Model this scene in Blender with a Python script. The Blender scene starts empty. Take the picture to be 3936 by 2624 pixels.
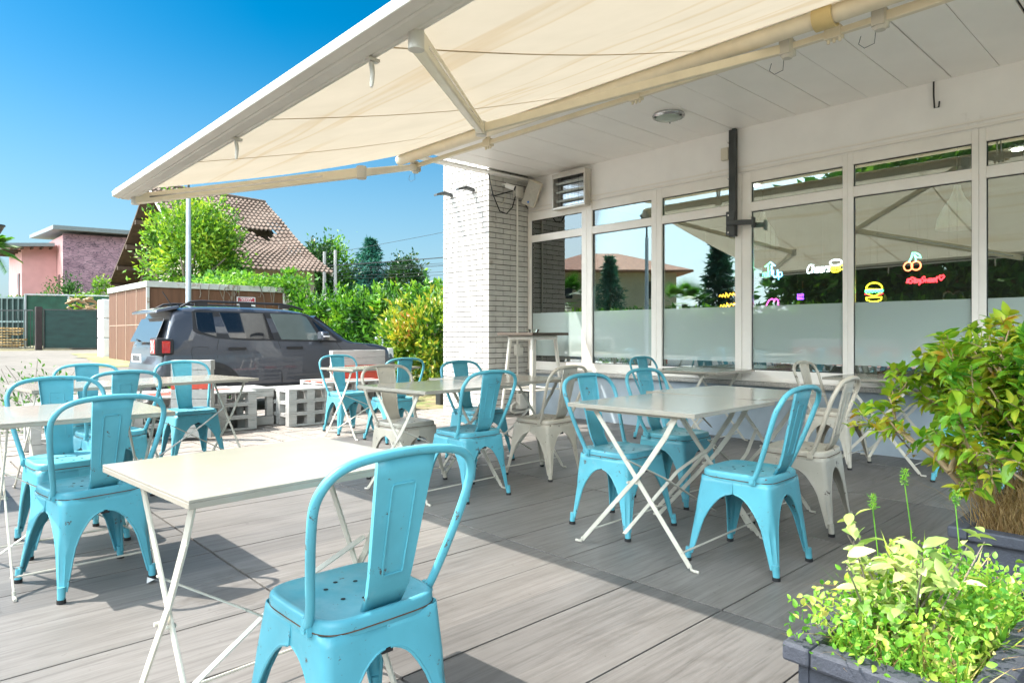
import bpy, bmesh, math, random
import numpy as np
from mathutils import Vector, Matrix
R = math.radians
C = bpy.context.scene.collection
sc = bpy.context.scene

# ------------------------------------------------------------------ camera, sky, sun, exposure
cam = bpy.data.objects.new('camera', bpy.data.cameras.new('camera')); C.objects.link(cam)
cam.location = (0, 0, 1.085); cam.rotation_euler = (R(90), 0, R(-43))
cam.data.sensor_width = 36; cam.data.lens = 23.65; cam.data.shift_y = -0.0068
cam.data.clip_start = 0.05; cam.data.clip_end = 3000
sc.camera = cam
world = bpy.data.worlds.new('World'); sc.world = world; world.use_nodes = True
SKY_BASE = 1.12; SKY_FILL = (14.0, 15.6, 16.4)
SUN = Vector((-0.47, 0.48, 1.0)).normalized()
wn = world.node_tree.nodes; wl = world.node_tree.links; wn.clear()
sky = wn.new('ShaderNodeTexSky'); sky.sky_type = 'NISHITA'; sky.sun_disc = False
sky.sun_elevation = math.asin(SUN.z); sky.sun_rotation = math.atan2(SUN.x, SUN.y)
sky.altitude = 200; sky.air_density = 1.0; sky.dust_density = 1.8; sky.ozone_density = 2.2
def wmath(op, a, b=None, c=None):
    q = wn.new('ShaderNodeMath'); q.operation = op
    for i, v in enumerate((a, b, c)):
        if v is None: continue
        if hasattr(v, 'is_linked'): wl.new(v, q.inputs[i])
        else: q.inputs[i].default_value = v
    return q.outputs[0]
def vscale(vec, k):
    q = wn.new('ShaderNodeVectorMath'); q.operation = 'SCALE'; wl.new(vec, q.inputs[0])
    if hasattr(k, 'is_linked'): wl.new(k, q.inputs['Scale'])
    else: q.inputs['Scale'].default_value = k
    return q.outputs[0]
# clear deep-blue air away from the sun, extra brightness added on the sun's side (-X) to fill the shade
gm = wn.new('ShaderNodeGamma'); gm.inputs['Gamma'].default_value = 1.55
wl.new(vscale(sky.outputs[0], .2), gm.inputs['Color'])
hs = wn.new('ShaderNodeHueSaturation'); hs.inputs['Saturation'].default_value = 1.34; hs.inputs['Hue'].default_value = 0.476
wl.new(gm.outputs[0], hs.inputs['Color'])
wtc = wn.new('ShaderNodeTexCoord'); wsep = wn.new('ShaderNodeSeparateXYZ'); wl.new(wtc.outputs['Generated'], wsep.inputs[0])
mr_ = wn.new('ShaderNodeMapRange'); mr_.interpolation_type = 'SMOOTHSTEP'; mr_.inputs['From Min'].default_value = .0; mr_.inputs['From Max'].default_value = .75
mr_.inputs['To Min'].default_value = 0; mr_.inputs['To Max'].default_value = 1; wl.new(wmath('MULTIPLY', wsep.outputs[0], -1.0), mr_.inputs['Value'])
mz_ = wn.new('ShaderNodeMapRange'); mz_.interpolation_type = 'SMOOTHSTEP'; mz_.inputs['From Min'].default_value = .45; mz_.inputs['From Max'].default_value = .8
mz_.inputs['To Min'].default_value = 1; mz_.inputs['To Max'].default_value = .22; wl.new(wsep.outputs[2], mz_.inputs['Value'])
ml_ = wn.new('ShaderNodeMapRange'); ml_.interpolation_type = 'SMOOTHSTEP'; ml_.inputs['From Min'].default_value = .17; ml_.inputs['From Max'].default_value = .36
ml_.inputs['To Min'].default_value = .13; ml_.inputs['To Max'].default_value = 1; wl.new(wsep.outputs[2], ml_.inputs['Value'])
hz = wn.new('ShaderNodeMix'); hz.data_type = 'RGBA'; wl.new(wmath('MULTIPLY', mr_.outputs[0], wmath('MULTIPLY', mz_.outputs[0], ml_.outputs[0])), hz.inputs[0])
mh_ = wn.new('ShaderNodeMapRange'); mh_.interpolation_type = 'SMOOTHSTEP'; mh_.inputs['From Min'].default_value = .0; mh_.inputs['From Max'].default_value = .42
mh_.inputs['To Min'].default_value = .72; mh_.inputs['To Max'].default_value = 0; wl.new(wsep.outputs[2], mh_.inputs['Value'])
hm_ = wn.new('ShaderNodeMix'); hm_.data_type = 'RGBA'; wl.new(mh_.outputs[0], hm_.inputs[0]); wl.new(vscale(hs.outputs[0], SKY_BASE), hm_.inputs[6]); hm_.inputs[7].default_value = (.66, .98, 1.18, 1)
wl.new(hm_.outputs[2], hz.inputs[6]); hz.inputs[7].default_value = (*SKY_FILL, 1)
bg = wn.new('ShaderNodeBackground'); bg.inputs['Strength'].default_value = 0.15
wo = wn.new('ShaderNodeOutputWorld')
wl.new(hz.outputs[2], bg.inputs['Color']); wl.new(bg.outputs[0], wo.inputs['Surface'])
sun = bpy.data.objects.new('sun', bpy.data.lights.new('sun', 'SUN')); C.objects.link(sun)
sun.data.energy = 2.0; sun.data.angle = R(0.55); sun.data.color = (1.0, 0.95, 0.87)
sun.rotation_euler = (-SUN).to_track_quat('-Z', 'Y').to_euler()
sc.view_settings.view_transform = 'Standard'; sc.view_settings.look = 'None'
sc.view_settings.gamma = 1.0; sc.view_settings.exposure = 2.35
sc.cycles.max_bounces = 10; sc.cycles.transparent_max_bounces = 16
sc.cycles.diffuse_bounces = 5; sc.cycles.glossy_bounces = 4
sc.cycles.sample_clamp_indirect = 6.0

# ------------------------------------------------------------------ mesh helper
class MB:
    def __init__(s): s.v = []; s.f = []; s.m = []; s.k = 0
    def add(s, vs, fs):
        o = len(s.v); s.v += [tuple(p) for p in vs]
        for q in fs: s.f.append([i + o for i in q]); s.m.append(s.k)
        return s
    def box(s, c, d, rz=0.0, rot=None):
        M = rot if rot is not None else Matrix.Rotation(rz, 3, 'Z'); c = Vector(c)
        vs = [c + M @ Vector((x * d[0] / 2, y * d[1] / 2, z * d[2] / 2)) for z in (-1, 1) for x, y in ((-1, -1), (1, -1), (1, 1), (-1, 1))]
        return s.add(vs, [(3, 2, 1, 0), (4, 5, 6, 7), (0, 1, 5, 4), (1, 2, 6, 5), (2, 3, 7, 6), (3, 0, 4, 7)])
    def bb(s, x0, x1, y0, y1, z0, z1): return s.box(((x0 + x1) / 2, (y0 + y1) / 2, (z0 + z1) / 2), (x1 - x0, y1 - y0, z1 - z0))
    def bar(s, p, q, w, h, up=(0, 0, 1)):
        p = Vector(p); q = Vector(q); a = (q - p); L = a.length; a.normalize(); up = Vector(up)
        if abs(a.dot(up)) > .98: up = Vector((1, 0, 0))
        b = up.cross(a).normalized(); c = a.cross(b)
        return s.box((p + q) / 2, (L, w, h), rot=Matrix((a, b, c)).transposed())
    def tube(s, pts, r, n=8, closed=False, caps=True):
        pts = [Vector(p) for p in pts]; N = len(pts); rings = []; prev = None
        for i, p in enumerate(pts):
            if closed: t = pts[(i + 1) % N] - pts[i - 1]
            else: t = pts[min(i + 1, N - 1)] - pts[max(i - 1, 0)]
            t.normalize()
            if prev is None:
                u = Vector((0, 0, 1)) if abs(t.z) < .9 else Vector((1, 0, 0)); b = u.cross(t).normalized()
            else: b = (prev - t * prev.dot(t)).normalized()
            prev = b; c = t.cross(b); rr = r[i] if isinstance(r, (list, tuple)) else r
            rings.append([p + (b * math.cos(2 * math.pi * k / n) + c * math.sin(2 * math.pi * k / n)) * rr for k in range(n)])
        return s.loft(rings, closed, caps)
    def loft(s, rings, closed=False, caps=True, ringclosed=True):
        n = len(rings[0]); o = [p for r in rings for p in r]; fs = []
        for i in range(len(rings) if closed else len(rings) - 1):
            j = (i + 1) % len(rings)
            for k in range(n if ringclosed else n - 1):
                l = (k + 1) % n; fs.append((i * n + k, i * n + l, j * n + l, j * n + k))
        if caps and not closed and ringclosed: fs += [tuple(range(n))[::-1], tuple(range((len(rings) - 1) * n, len(rings) * n))]
        return s.add(o, fs)
    def lathe(s, c, prof, n=20):
        c = Vector(c)
        return s.loft([[c + Vector((r * math.cos(2 * math.pi * k / n), r * math.sin(2 * math.pi * k / n), z)) for k in range(n)] for r, z in prof])
    def cyl(s, p, q, r, n=14, r2=None): return s.tube([p, q], [r, r if r2 is None else r2], n)
    def prism(s, pts, vec):
        n = len(pts); v = Vector(vec); a = [Vector(p) for p in pts]
        return s.add(a + [p + v for p in a], [tuple(range(n))[::-1], tuple(range(n, 2 * n))] + [(i, (i + 1) % n, n + (i + 1) % n, n + i) for i in range(n)])
    def build(s, name, mats, parent=None, smooth=None, bevel=0, solid=0, loc=None):
        me = bpy.data.meshes.new(name); me.from_pydata(s.v, [], s.f); me.update()
        if not isinstance(mats, (list, tuple)): mats = [mats]
        for m in mats: me.materials.append(m)
        if len(mats) > 1: me.polygons.foreach_set('material_index', s.m)
        bm = bmesh.new(); bm.from_mesh(me); bmesh.ops.recalc_face_normals(bm, faces=bm.faces); bm.to_mesh(me); bm.free()
        if smooth:
            me.polygons.foreach_set('use_smooth', [True] * len(me.polygons)); me.set_sharp_from_angle(angle=R(smooth))
        o = bpy.data.objects.new(name, me); C.objects.link(o)
        if solid:
            md = o.modifiers.new('solid', 'SOLIDIFY'); md.thickness = solid; md.offset = -1
        if bevel:
            md = o.modifiers.new('bevel', 'BEVEL'); md.width = bevel; md.segments = 2; md.limit_method = 'ANGLE'; md.angle_limit = R(40)
        if parent: o.parent = parent
        if loc: o.location = loc
        return o

def tag(o, label=None, cat=None, group=None, kind=None):
    if label: o['label'] = label
    if cat: o['category'] = cat
    if group: o['group'] = group
    if kind: o['kind'] = kind
    return o
def thing(name, label, cat, loc=(0, 0, 0), rz=0.0, group=None):
    o = bpy.data.objects.new(name, None); o.empty_display_size = .1; C.objects.link(o)
    o.location = loc; o.rotation_euler = (0, 0, rz)
    return tag(o, label, cat, group)
def copy_tree(o, parent=None):
    c = o.copy(); C.objects.link(c); c.parent = parent
    for ch in list(o.children): copy_tree(ch, c)
    return c

# ------------------------------------------------------------------ materials
def newmat(name):
    m = bpy.data.materials.new(name); m.use_nodes = True
    return m, m.node_tree.nodes, m.node_tree.links, m.node_tree.nodes['Principled BSDF']
def lk(m, a, b): m.node_tree.links.new(a, b)
def ramp(n, stops):
    r = n.new('ShaderNodeValToRGB'); e = r.color_ramp.elements
    while len(e) > 1: e.remove(e[0])
    e[0].position = stops[0][0]; e[0].color = (*stops[0][1], 1)
    for p, c in stops[1:]:
        q = e.new(p); q.color = (*c, 1)
    return r
def coords(m, scale=(1, 1, 1), which='Object', rnd=True):
    n = m.node_tree.nodes; tc = n.new('ShaderNodeTexCoord'); mp = n.new('ShaderNodeMapping'); mp.inputs['Scale'].default_value = scale
    lk(m, tc.outputs[which], mp.inputs['Vector'])
    if rnd:
        oi = n.new('ShaderNodeObjectInfo'); ml = n.new('ShaderNodeVectorMath'); ml.operation = 'SCALE'; ml.inputs[0].default_value = (17, 31, 23)
        lk(m, oi.outputs['Random'], ml.inputs['Scale']); lk(m, ml.outputs[0], mp.inputs['Location'])
    return mp.outputs[0]
def noise(m, vec, scale, detail=4, rough=.55, dist=0):
    t = m.node_tree.nodes.new('ShaderNodeTexNoise'); t.inputs['Scale'].default_value = scale; t.inputs['Detail'].default_value = detail
    t.inputs['Roughness'].default_value = rough; t.inputs['Distortion'].default_value = dist
    lk(m, vec, t.inputs['Vector']); return t.outputs[0]
def mixc(m, fac, a, b, mode='MIX'):
    x = m.node_tree.nodes.new('ShaderNodeMix'); x.data_type = 'RGBA'; x.blend_type = mode
    for i, val in ((0, fac), (6, a), (7, b)):
        if hasattr(val, 'is_linked'): lk(m, val, x.inputs[i])
        elif i == 0: x.inputs[0].default_value = val
        else: x.inputs[i].default_value = (*val, 1)
    return x.outputs[2]
def bump(m, p, height, strength=.3, dist=.01):
    b = m.node_tree.nodes.new('ShaderNodeBump'); b.inputs['Strength'].default_value = strength; b.inputs['Distance'].default_value = dist
    lk(m, height, b.inputs['Height']); lk(m, b.outputs[0], p.inputs['Normal'])
def dark(c, k): return tuple(max(0, x * k) for x in c)
def paint(name, col, rough=.5, var=.12, scale=6, bscale=60, bs=.1, bd=.004, metal=0, coat=0, dirt=None, dscale=9, dcut=.62, stretch=(1, 1, 1)):
    m, n, l, p = newmat(name); v = coords(m, stretch)
    nz = noise(m, v, scale, 5)
    c = ramp(n, [(.3, dark(col, 1 - var)), (.7, dark(col, 1 + var * .6))]); lk(m, nz, c.inputs[0]); out = c.outputs[0]
    if dirt:
        d = ramp(n, [(dcut, (0, 0, 0)), (dcut + .1, (1, 1, 1))]); lk(m, noise(m, v, dscale, 7, .7), d.inputs[0])
        out = mixc(m, d.outputs[0], out, dirt)
    lk(m, out, p.inputs['Base Color']); p.inputs['Roughness'].default_value = rough; p.inputs['Metallic'].default_value = metal
    p.inputs['Coat Weight'].default_value = coat; p.inputs['Coat Roughness'].default_value = .05
    if bs: bump(m, p, noise(m, v, bscale, 4), bs, bd)
    return m
def emit(name, col, s=6):
    m, n, l, p = newmat(name); p.inputs['Base Color'].default_value = (*col, 1); p.inputs['Emission Color'].default_value = (*col, 1); p.inputs['Emission Strength'].default_value = s
    return m
def leafmat(name, stops, trans=.4, rough=.45, clump=1.2):
    m, n, l, p = newmat(name)
    g = n.new('ShaderNodeNewGeometry'); v = coords(m, rnd=False)
    mx = n.new('ShaderNodeMath'); mx.operation = 'MULTIPLY_ADD'; mx.inputs[1].default_value = .6
    lk(m, g.outputs['Random Per Island'], mx.inputs[0])
    nz = noise(m, v, clump, 3); sb = n.new('ShaderNodeMath'); sb.operation = 'MULTIPLY_ADD'; sb.inputs[1].default_value = 2.0; sb.inputs[2].default_value = -.80
    lk(m, nz, sb.inputs[0]); lk(m, sb.outputs[0], mx.inputs[2])
    c = ramp(n, stops); lk(m, mx.outputs[0], c.inputs[0]); lk(m, c.outputs[0], p.inputs['Base Color']); p.inputs['Roughness'].default_value = rough
    tr = n.new('ShaderNodeBsdfTranslucent'); tc = mixc(m, 1.0, c.outputs[0], (1.0, 1.0, .5), 'MULTIPLY'); lk(m, tc, tr.inputs['Color'])
    ms = n.new('ShaderNodeMixShader'); ms.inputs[0].default_value = trans
    lk(m, p.outputs[0], ms.inputs[1]); lk(m, tr.outputs[0], ms.inputs[2]); lk(m, ms.outputs[0], n['Material Output'].inputs['Surface'])
    return m
def glassmat(name, tint=(.75, .85, .82), refl=.25, gain=1.0, dirtamt=.0):
    m, n, l, p = newmat(name); n.remove(p)
    t = n.new('ShaderNodeBsdfTransparent'); t.inputs['Color'].default_value = (*tint, 1)
    g = n.new('ShaderNodeBsdfGlossy'); g.inputs['Roughness'].default_value = 0.0; g.inputs['Color'].default_value = (.95, 1, .99, 1)
    fr = n.new('ShaderNodeFresnel'); fr.inputs['IOR'].default_value = 1.5
    a = n.new('ShaderNodeMath'); a.operation = 'MULTIPLY_ADD'; a.inputs[1].default_value = gain; a.inputs[2].default_value = refl; a.use_clamp = True
    lk(m, fr.outputs[0], a.inputs[0])
    ms = n.new('ShaderNodeMixShader'); lk(m, a.outputs[0], ms.inputs[0]); lk(m, t.outputs[0], ms.inputs[1]); lk(m, g.outputs[0], ms.inputs[2])
    lk(m, ms.outputs[0], n['Material Output'].inputs['Surface']); return m

M = {}
M['white_wall'] = paint('white_wall_paint', (.90, .87, .83), .7, .04, 3, 45, .25, .004, dirt=(.72, .68, .62), dscale=2.5, dcut=.64)
M['frame'] = paint('cream_window_frame', (.87, .82, .75), .35, .05, 4, 30, .03, dirt=(.66, .60, .50), dscale=5, dcut=.66)
M['dado'] = paint('grey_plaster', (.36, .42, .47), .8, .12, 5, 55, .5, .004)
M['stone'] = paint('granite_sill', (.46, .43, .39), .6, .4, 90, 60, .2)
M['soffit'] = paint('soffit_panel_white', (.89, .86, .81), .45, .04, 2, 30, .02)
M['brick'] = paint('white_painted_brick', (.58, .56, .52), .6, .14, 7, 70, .35, .003, dirt=(.36, .33, .29), dscale=3.5, dcut=.62)
M['mortar'] = paint('grey_mortar', (.10, .09, .08), .9, .2, 20)
M['black'] = paint('black_plastic', (.02, .02, .022), .45, .2)
M['dkmetal'] = paint('dark_grey_steel', (.055, .06, .06), .4, .2, 6, metal=.3)
M['rubber'] = paint('black_rubber', (.015, .015, .016), .7, .2)
M['rust'] = paint('rusted_edge', (.12, .06, .03), .8, .5, 40)
M['chrome'] = paint('bare_metal', (.6, .6, .6), .25, .1, metal=.9)
M['cream_plastic'] = paint('aged_cream_plastic', (.66, .60, .48), .5, .12, 8)
M['conduit'] = paint('painted_conduit', (.74, .71, .64), .5, .08)

def chairpaint(name, col):
    m, n, l, p = newmat(name); v = coords(m)
    c = ramp(n, [(.3, dark(col, .84)), (.7, dark(col, 1.1))]); lk(m, noise(m, v, 5, 6), c.inputs[0])
    oi = n.new('ShaderNodeObjectInfo'); rv = ramp(n, [(0, (.86, .88, .90)), (1, (1.08, 1.06, 1.04))]); lk(m, oi.outputs['Random'], rv.inputs[0]); o = mixc(m, 1, c.outputs[0], rv.outputs[0], 'MULTIPLY')
    ge = n.new('ShaderNodeNewGeometry'); sz = n.new('ShaderNodeSeparateXYZ'); lk(m, ge.outputs['Normal'], sz.inputs[0])
    up = ramp(n, [(.85, (0, 0, 0)), (.97, (1, 1, 1))]); lk(m, sz.outputs[2], up.inputs[0])
    d2 = ramp(n, [(.42, (0, 0, 0)), (.75, (.5, .5, .5))]); lk(m, noise(m, v, 7, 7, .72), d2.inputs[0])
    o = mixc(m, mixc(m, 1, d2.outputs[0], up.outputs[0], 'MULTIPLY'), o, tuple(.55 * x + .28 for x in col))
    d3 = ramp(n, [(.60, (0, 0, 0)), (.8, (.4, .4, .4))]); lk(m, noise(m, v, 12, 7, .7), d3.inputs[0]); o = mixc(m, d3.outputs[0], o, tuple(.6 * x + .2 for x in col))
    d = ramp(n, [(.615, (0, 0, 0)), (.63, (1, 1, 1))]); lk(m, noise(m, v, 17, 9, .78), d.inputs[0]); o = mixc(m, d.outputs[0], o, (.09, .065, .05))
    lk(m, o, p.inputs['Base Color'])
    rr = ramp(n, [(.3, (.30, .30, .30)), (.7, (.55, .55, .55))]); lk(m, noise(m, v, 9, 6, .65), rr.inputs[0]); lk(m, rr.outputs[0], p.inputs['Roughness'])
    bump(m, p, noise(m, v, 28, 5), .09, .004); return m
M['teal'] = chairpaint('worn_turquoise_paint', (.10, .395, .485))
M['cream'] = chairpaint('worn_cream_paint', (.52, .47, .385))
M['tabletop'] = paint('cream_enamel', (.35, .32, .265), .16, .05, 9, 120, .04, .002, dirt=(.55, .52, .45), dscale=30, dcut=.66)
M['tableleg'] = paint('cream_leg_paint', (.56, .53, .45), .4, .12, 14, dirt=(.2, .13, .08), dscale=35, dcut=.7)

def weathered(name, col, worn, cut=.55, stretch=(1.5, 14, 14), rough=.75):
    m, n, l, p = newmat(name); v = coords(m, stretch)
    c = ramp(n, [(.3, dark(col, .8)), (.7, col)]); lk(m, noise(m, v, 2.5, 6, .6), c.inputs[0])
    d = ramp(n, [(cut, (0, 0, 0)), (cut + .12, (1, 1, 1))]); lk(m, noise(m, v, 3.2, 9, .72), d.inputs[0])
    lk(m, mixc(m, d.outputs[0], c.outputs[0], worn), p.inputs['Base Color']); p.inputs['Roughness'].default_value = rough
    bump(m, p, noise(m, v, 6, 6), .4, .004); return m
M['pallet'] = weathered('white_washed_pallet', (.44, .43, .405), (.17, .22, .19), .58)
M['palletred'] = weathered('red_painted_pallet', (.62, .085, .05), (.5, .3, .25), .62)
M['plank'] = weathered('white_washed_planks', (.34, .305, .27), (.11, .085, .065), .50)

# ---- porcelain wood-look paving: boards 1.22 x 0.42
m, n, l, p = newmat('grey_wood_look_paving'); M['paving'] = m
tc = n.new('ShaderNodeNewGeometry'); sx = n.new('ShaderNodeSeparateXYZ'); lk(m, tc.outputs['Position'], sx.inputs[0])
def cell(src, off, size):
    a = n.new('ShaderNodeMath'); a.operation = 'MULTIPLY_ADD'; a.inputs[1].default_value = 1 / size; a.inputs[2].default_value = -off / size
    f = n.new('ShaderNodeMath'); f.operation = 'FLOOR'; lk(m, src, a.inputs[0]); lk(m, a.outputs[0], f.inputs[0]); return f.outputs[0]
cb = n.new('ShaderNodeCombineXYZ'); lk(m, cell(sx.outputs[0], -.02, 1.22), cb.inputs[0]); lk(m, cell(sx.outputs[1], -.12, .42), cb.inputs[1])
wn_ = n.new('ShaderNodeTexWhiteNoise'); lk(m, cb.outputs[0], wn_.inputs['Vector'])
mp = n.new('ShaderNodeMapping'); mp.inputs['Scale'].default_value = (2.2, 46, 1); lk(m, tc.outputs['Position'], mp.inputs['Vector'])
sc3 = n.new('ShaderNodeVectorMath'); sc3.operation = 'SCALE'; sc3.inputs['Scale'].default_value = 40; lk(m, wn_.outputs['Color'], sc3.inputs[0]); lk(m, sc3.outputs[0], mp.inputs['Location'])
g1 = noise(m, mp.outputs[0], 1.0, 8, .65, 1.2)
r1 = ramp(n, [(.25, (.105, .098, .091)), (.5, (.168, .159, .150)), (.78, (.212, .203, .193))]); lk(m, g1, r1.inputs[0])
r2 = ramp(n, [(0, (.70, .70, .71)), (1, (1.10, 1.08, 1.06))]); lk(m, wn_.outputs['Value'], r2.inputs[0])
o = mixc(m, 1.0, r1.outputs[0], r2.outputs[0], 'MULTIPLY')
mw = n.new('ShaderNodeMapping'); mw.inputs['Scale'].default_value = (.55, 7, 1); lk(m, tc.outputs['Position'], mw.inputs['Vector']); lk(m, sc3.outputs[0], mw.inputs['Location'])
wv_ = n.new('ShaderNodeMath'); wv_.operation = 'FRACT'; wm_ = n.new('ShaderNodeMath'); wm_.operation = 'MULTIPLY'; wm_.inputs[1].default_value = 16; lk(m, noise(m, mw.outputs[0], .55, 2, .4, .25), wm_.inputs[0]); lk(m, wm_.outputs[0], wv_.inputs[0])
wr_ = ramp(n, [(0, (.80, .79, .78)), (.18, (1, 1, 1)), (.75, (1.02, 1.02, 1.02)), (1, (.82, .81, .80))]); lk(m, wv_.outputs[0], wr_.inputs[0]); o = mixc(m, .75, o, wr_.outputs[0], 'MULTIPLY')
rs = ramp(n, [(.35, (.82, .81, .79)), (.65, (1, 1, 1))]); lk(m, noise(m, tc.outputs['Position'], 1.7, 6, .65), rs.inputs[0])
o = mixc(m, .8, o, rs.outputs[0], 'MULTIPLY')
sp_ = ramp(n, [(.70, (1, 1, 1)), (.74, (.55, .52, .48))]); lk(m, noise(m, tc.outputs['Position'], 26, 3, .5), sp_.inputs[0]); o = mixc(m, .55, o, sp_.outputs[0], 'MULTIPLY')
st_ = ramp(n, [(.60, (1, 1, 1)), (.66, (.72, .69, .65)), (.70, (.80, .78, .74))]); lk(m, noise(m, tc.outputs['Position'], 1.1, 7, .7, .8), st_.inputs[0]); o = mixc(m, .7, o, st_.outputs[0], 'MULTIPLY')
lk(m, o, p.inputs['Base Color']); p.inputs['Roughness'].default_value = .5
bump(m, p, g1, .15, .004)

# ---- car park: grey interlocking pavers
m, n, l, p = newmat('grey_pavers'); M['pavers'] = m
v = coords(m, (1, 1, 1), rnd=False); br = n.new('ShaderNodeTexBrick'); br.inputs['Scale'].default_value = 1.0
br.inputs['Brick Width'].default_value = .22; br.inputs['Row Height'].default_value = .11; br.inputs['Mortar Size'].default_value = .012
br.inputs['Color1'].default_value = (.215, .20, .18, 1); br.inputs['Color2'].default_value = (.175, .163, .147, 1); br.inputs['Mortar'].default_value = (.13, .115, .095, 1); lk(m, v, br.inputs['Vector'])
rs = ramp(n, [(.3, (.75, .74, .70)), (.7, (1.08, 1.07, 1.05))]); lk(m, noise(m, v, .6, 7, .65), rs.inputs[0])
lk(m, mixc(m, 1.0, br.outputs['Color'], rs.outputs[0], 'MULTIPLY'), p.inputs['Base Color']); p.inputs['Roughness'].default_value = .85
bump(m, p, br.outputs['Fac'], -.4, .01)
M['drygrass'] = paint('dry_grass_soil', (.30, .25, .13), .95, .5, 3, 60, .8, .02, dirt=(.14, .20, .05), dscale=2.2, dcut=.5)
M['asphalt'] = paint('road_asphalt', (.16, .16, .16), .9, .2, 8)
M['earth'] = paint('field_soil', (.22, .20, .11), .95, .3, 1)

# ---- awning canvas: cream, lets daylight through, with brown tide marks running along its length
m, n, l, p = newmat('cream_awning_canvas'); M['canvas'] = m
tc = n.new('ShaderNodeNewGeometry'); mp = n.new('ShaderNodeMapping'); mp.inputs['Scale'].default_value = (1.7, .10, 0); mp.inputs['Rotation'].default_value = (0, 0, R(6)); lk(m, tc.outputs['Position'], mp.inputs['Vector'])
st = ramp(n, [(.555, (1, 1, 1)), (.575, (.80, .66, .46)), (.595, (1, 1, 1))]); lk(m, noise(m, mp.outputs[0], 1.0, 3, .5, .3), st.inputs[0])
bl = ramp(n, [(.3, (.49, .425, .325)), (.7, (.535, .465, .36))]); lk(m, noise(m, tc.outputs['Position'], 3, 4), bl.inputs[0])
cc = mixc(m, .5, bl.outputs[0], st.outputs[0], 'MULTIPLY'); lk(m, cc, p.inputs['Base Color']); p.inputs['Roughness'].default_value = .85
tr = n.new('ShaderNodeBsdfTranslucent'); lk(m, cc, tr.inputs['Color']); ms = n.new('ShaderNodeMixShader'); ms.inputs[0].default_value = .27
lk(m, p.outputs[0], ms.inputs[1]); lk(m, tr.outputs[0], ms.inputs[2]); lk(m, ms.outputs[0], n['Material Output'].inputs['Surface'])
M['awnmetal'] = paint('ivory_powder_coat', (.74, .66, .50), .4, .08, 6, 40, .05, dirt=(.42, .33, .2), dscale=16, dcut=.68)
M['awnbar'] = paint('white_powder_coat', (.56, .53, .46), .4, .08, 6, dirt=(.45, .40, .32), dscale=18, dcut=.66)
M['glass'] = glassmat('window_glass', (.80, .90, .87), .16, 2.5)
m, n, l, p = newmat('frosted_film'); M['film'] = m
p.inputs['Base Color'].default_value = (.60, .72, .68, 1); p.inputs['Roughness'].default_value = .45
t = n.new('ShaderNodeBsdfTransparent'); ms = n.new('ShaderNodeMixShader'); ms.inputs[0].default_value = .80
gl = n.new('ShaderNodeBsdfGlossy'); gl.inputs['Roughness'].default_value = .02; m2 = n.new('ShaderNodeMixShader'); fr = n.new('ShaderNodeFresnel'); fa = n.new('ShaderNodeMath'); fa.operation = 'MULTIPLY_ADD'; fa.inputs[1].default_value = 1.6; fa.inputs[2].default_value = .24
lk(m, t.outputs[0], ms.inputs[1]); lk(m, p.outputs[0], ms.inputs[2]); lk(m, fr.outputs[0], fa.inputs[0]); lk(m, fa.outputs[0], m2.inputs[0])
lk(m, ms.outputs[0], m2.inputs[1]); lk(m, gl.outputs[0], m2.inputs[2]); lk(m, m2.outputs[0], n['Material Output'].inputs['Surface'])
# ------------------------------------------------------------------ ground
def gz(x, y):      # car park level: just below the terrace, rising gently towards the yard gate
    if y < 10.5: b = -.13
    elif y < 20: b = -.13 + (y - 10.5) / 9.5 * .395
    else: b = .265 + min((y - 20) / 14, 1) * .135
    return b
ys = [-400, -60, -20, -6, 0, 4, 8, 10.5, 12, 14, 16, 18, 20, 23, 26, 30, 34, 40, 60, 100, 200, 400, 900, 1500]
xs = [-900, -300, -100, -50, -20, -10, 0, 5, 10, 15, 20, 40, 100, 300, 900]
g = MB(); g.add([(x, y, gz(x, y) - (.004 if y < 60 else .004)) for y in ys for x in xs], [(j * len(xs) + i, j * len(xs) + i + 1, (j + 1) * len(xs) + i + 1, (j + 1) * len(xs) + i) for j in range(len(ys) - 1) for i in range(len(xs) - 1)])
tag(g.build('ground', M['earth'], smooth=60), kind='structure')
def sheet(name, x0, x1, y0, y1, dz, mat, nx=8, ny=24):
    b = MB(); X = np.linspace(x0, x1, nx); Y = np.linspace(y0, y1, ny)
    b.add([(x, y, gz(x, y) + dz) for y in Y for x in X], [(j * nx + i, j * nx + i + 1, (j + 1) * nx + i + 1, (j + 1) * nx + i) for j in range(ny - 1) for i in range(nx - 1)])
    return tag(b.build(name, mat, smooth=60), kind='structure')
sheet('car_park_paving', -4.2, 9.2, 6, 34.6, .004, M['pavers'], 6, 58)
M['concrete'] = paint('pale_concrete', (.52, .51, .48), .85, .1, 1.2)
sheet('bounce_pavement', -7.4, -4.3, -40, 120, .004, M['concrete'], 3, 30)  # pale strip behind the camera, added to bounce sunlight under the awning
sheet('road', -11.5, -7.5, -40, 120, .004, M['asphalt'], 3, 30)
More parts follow.
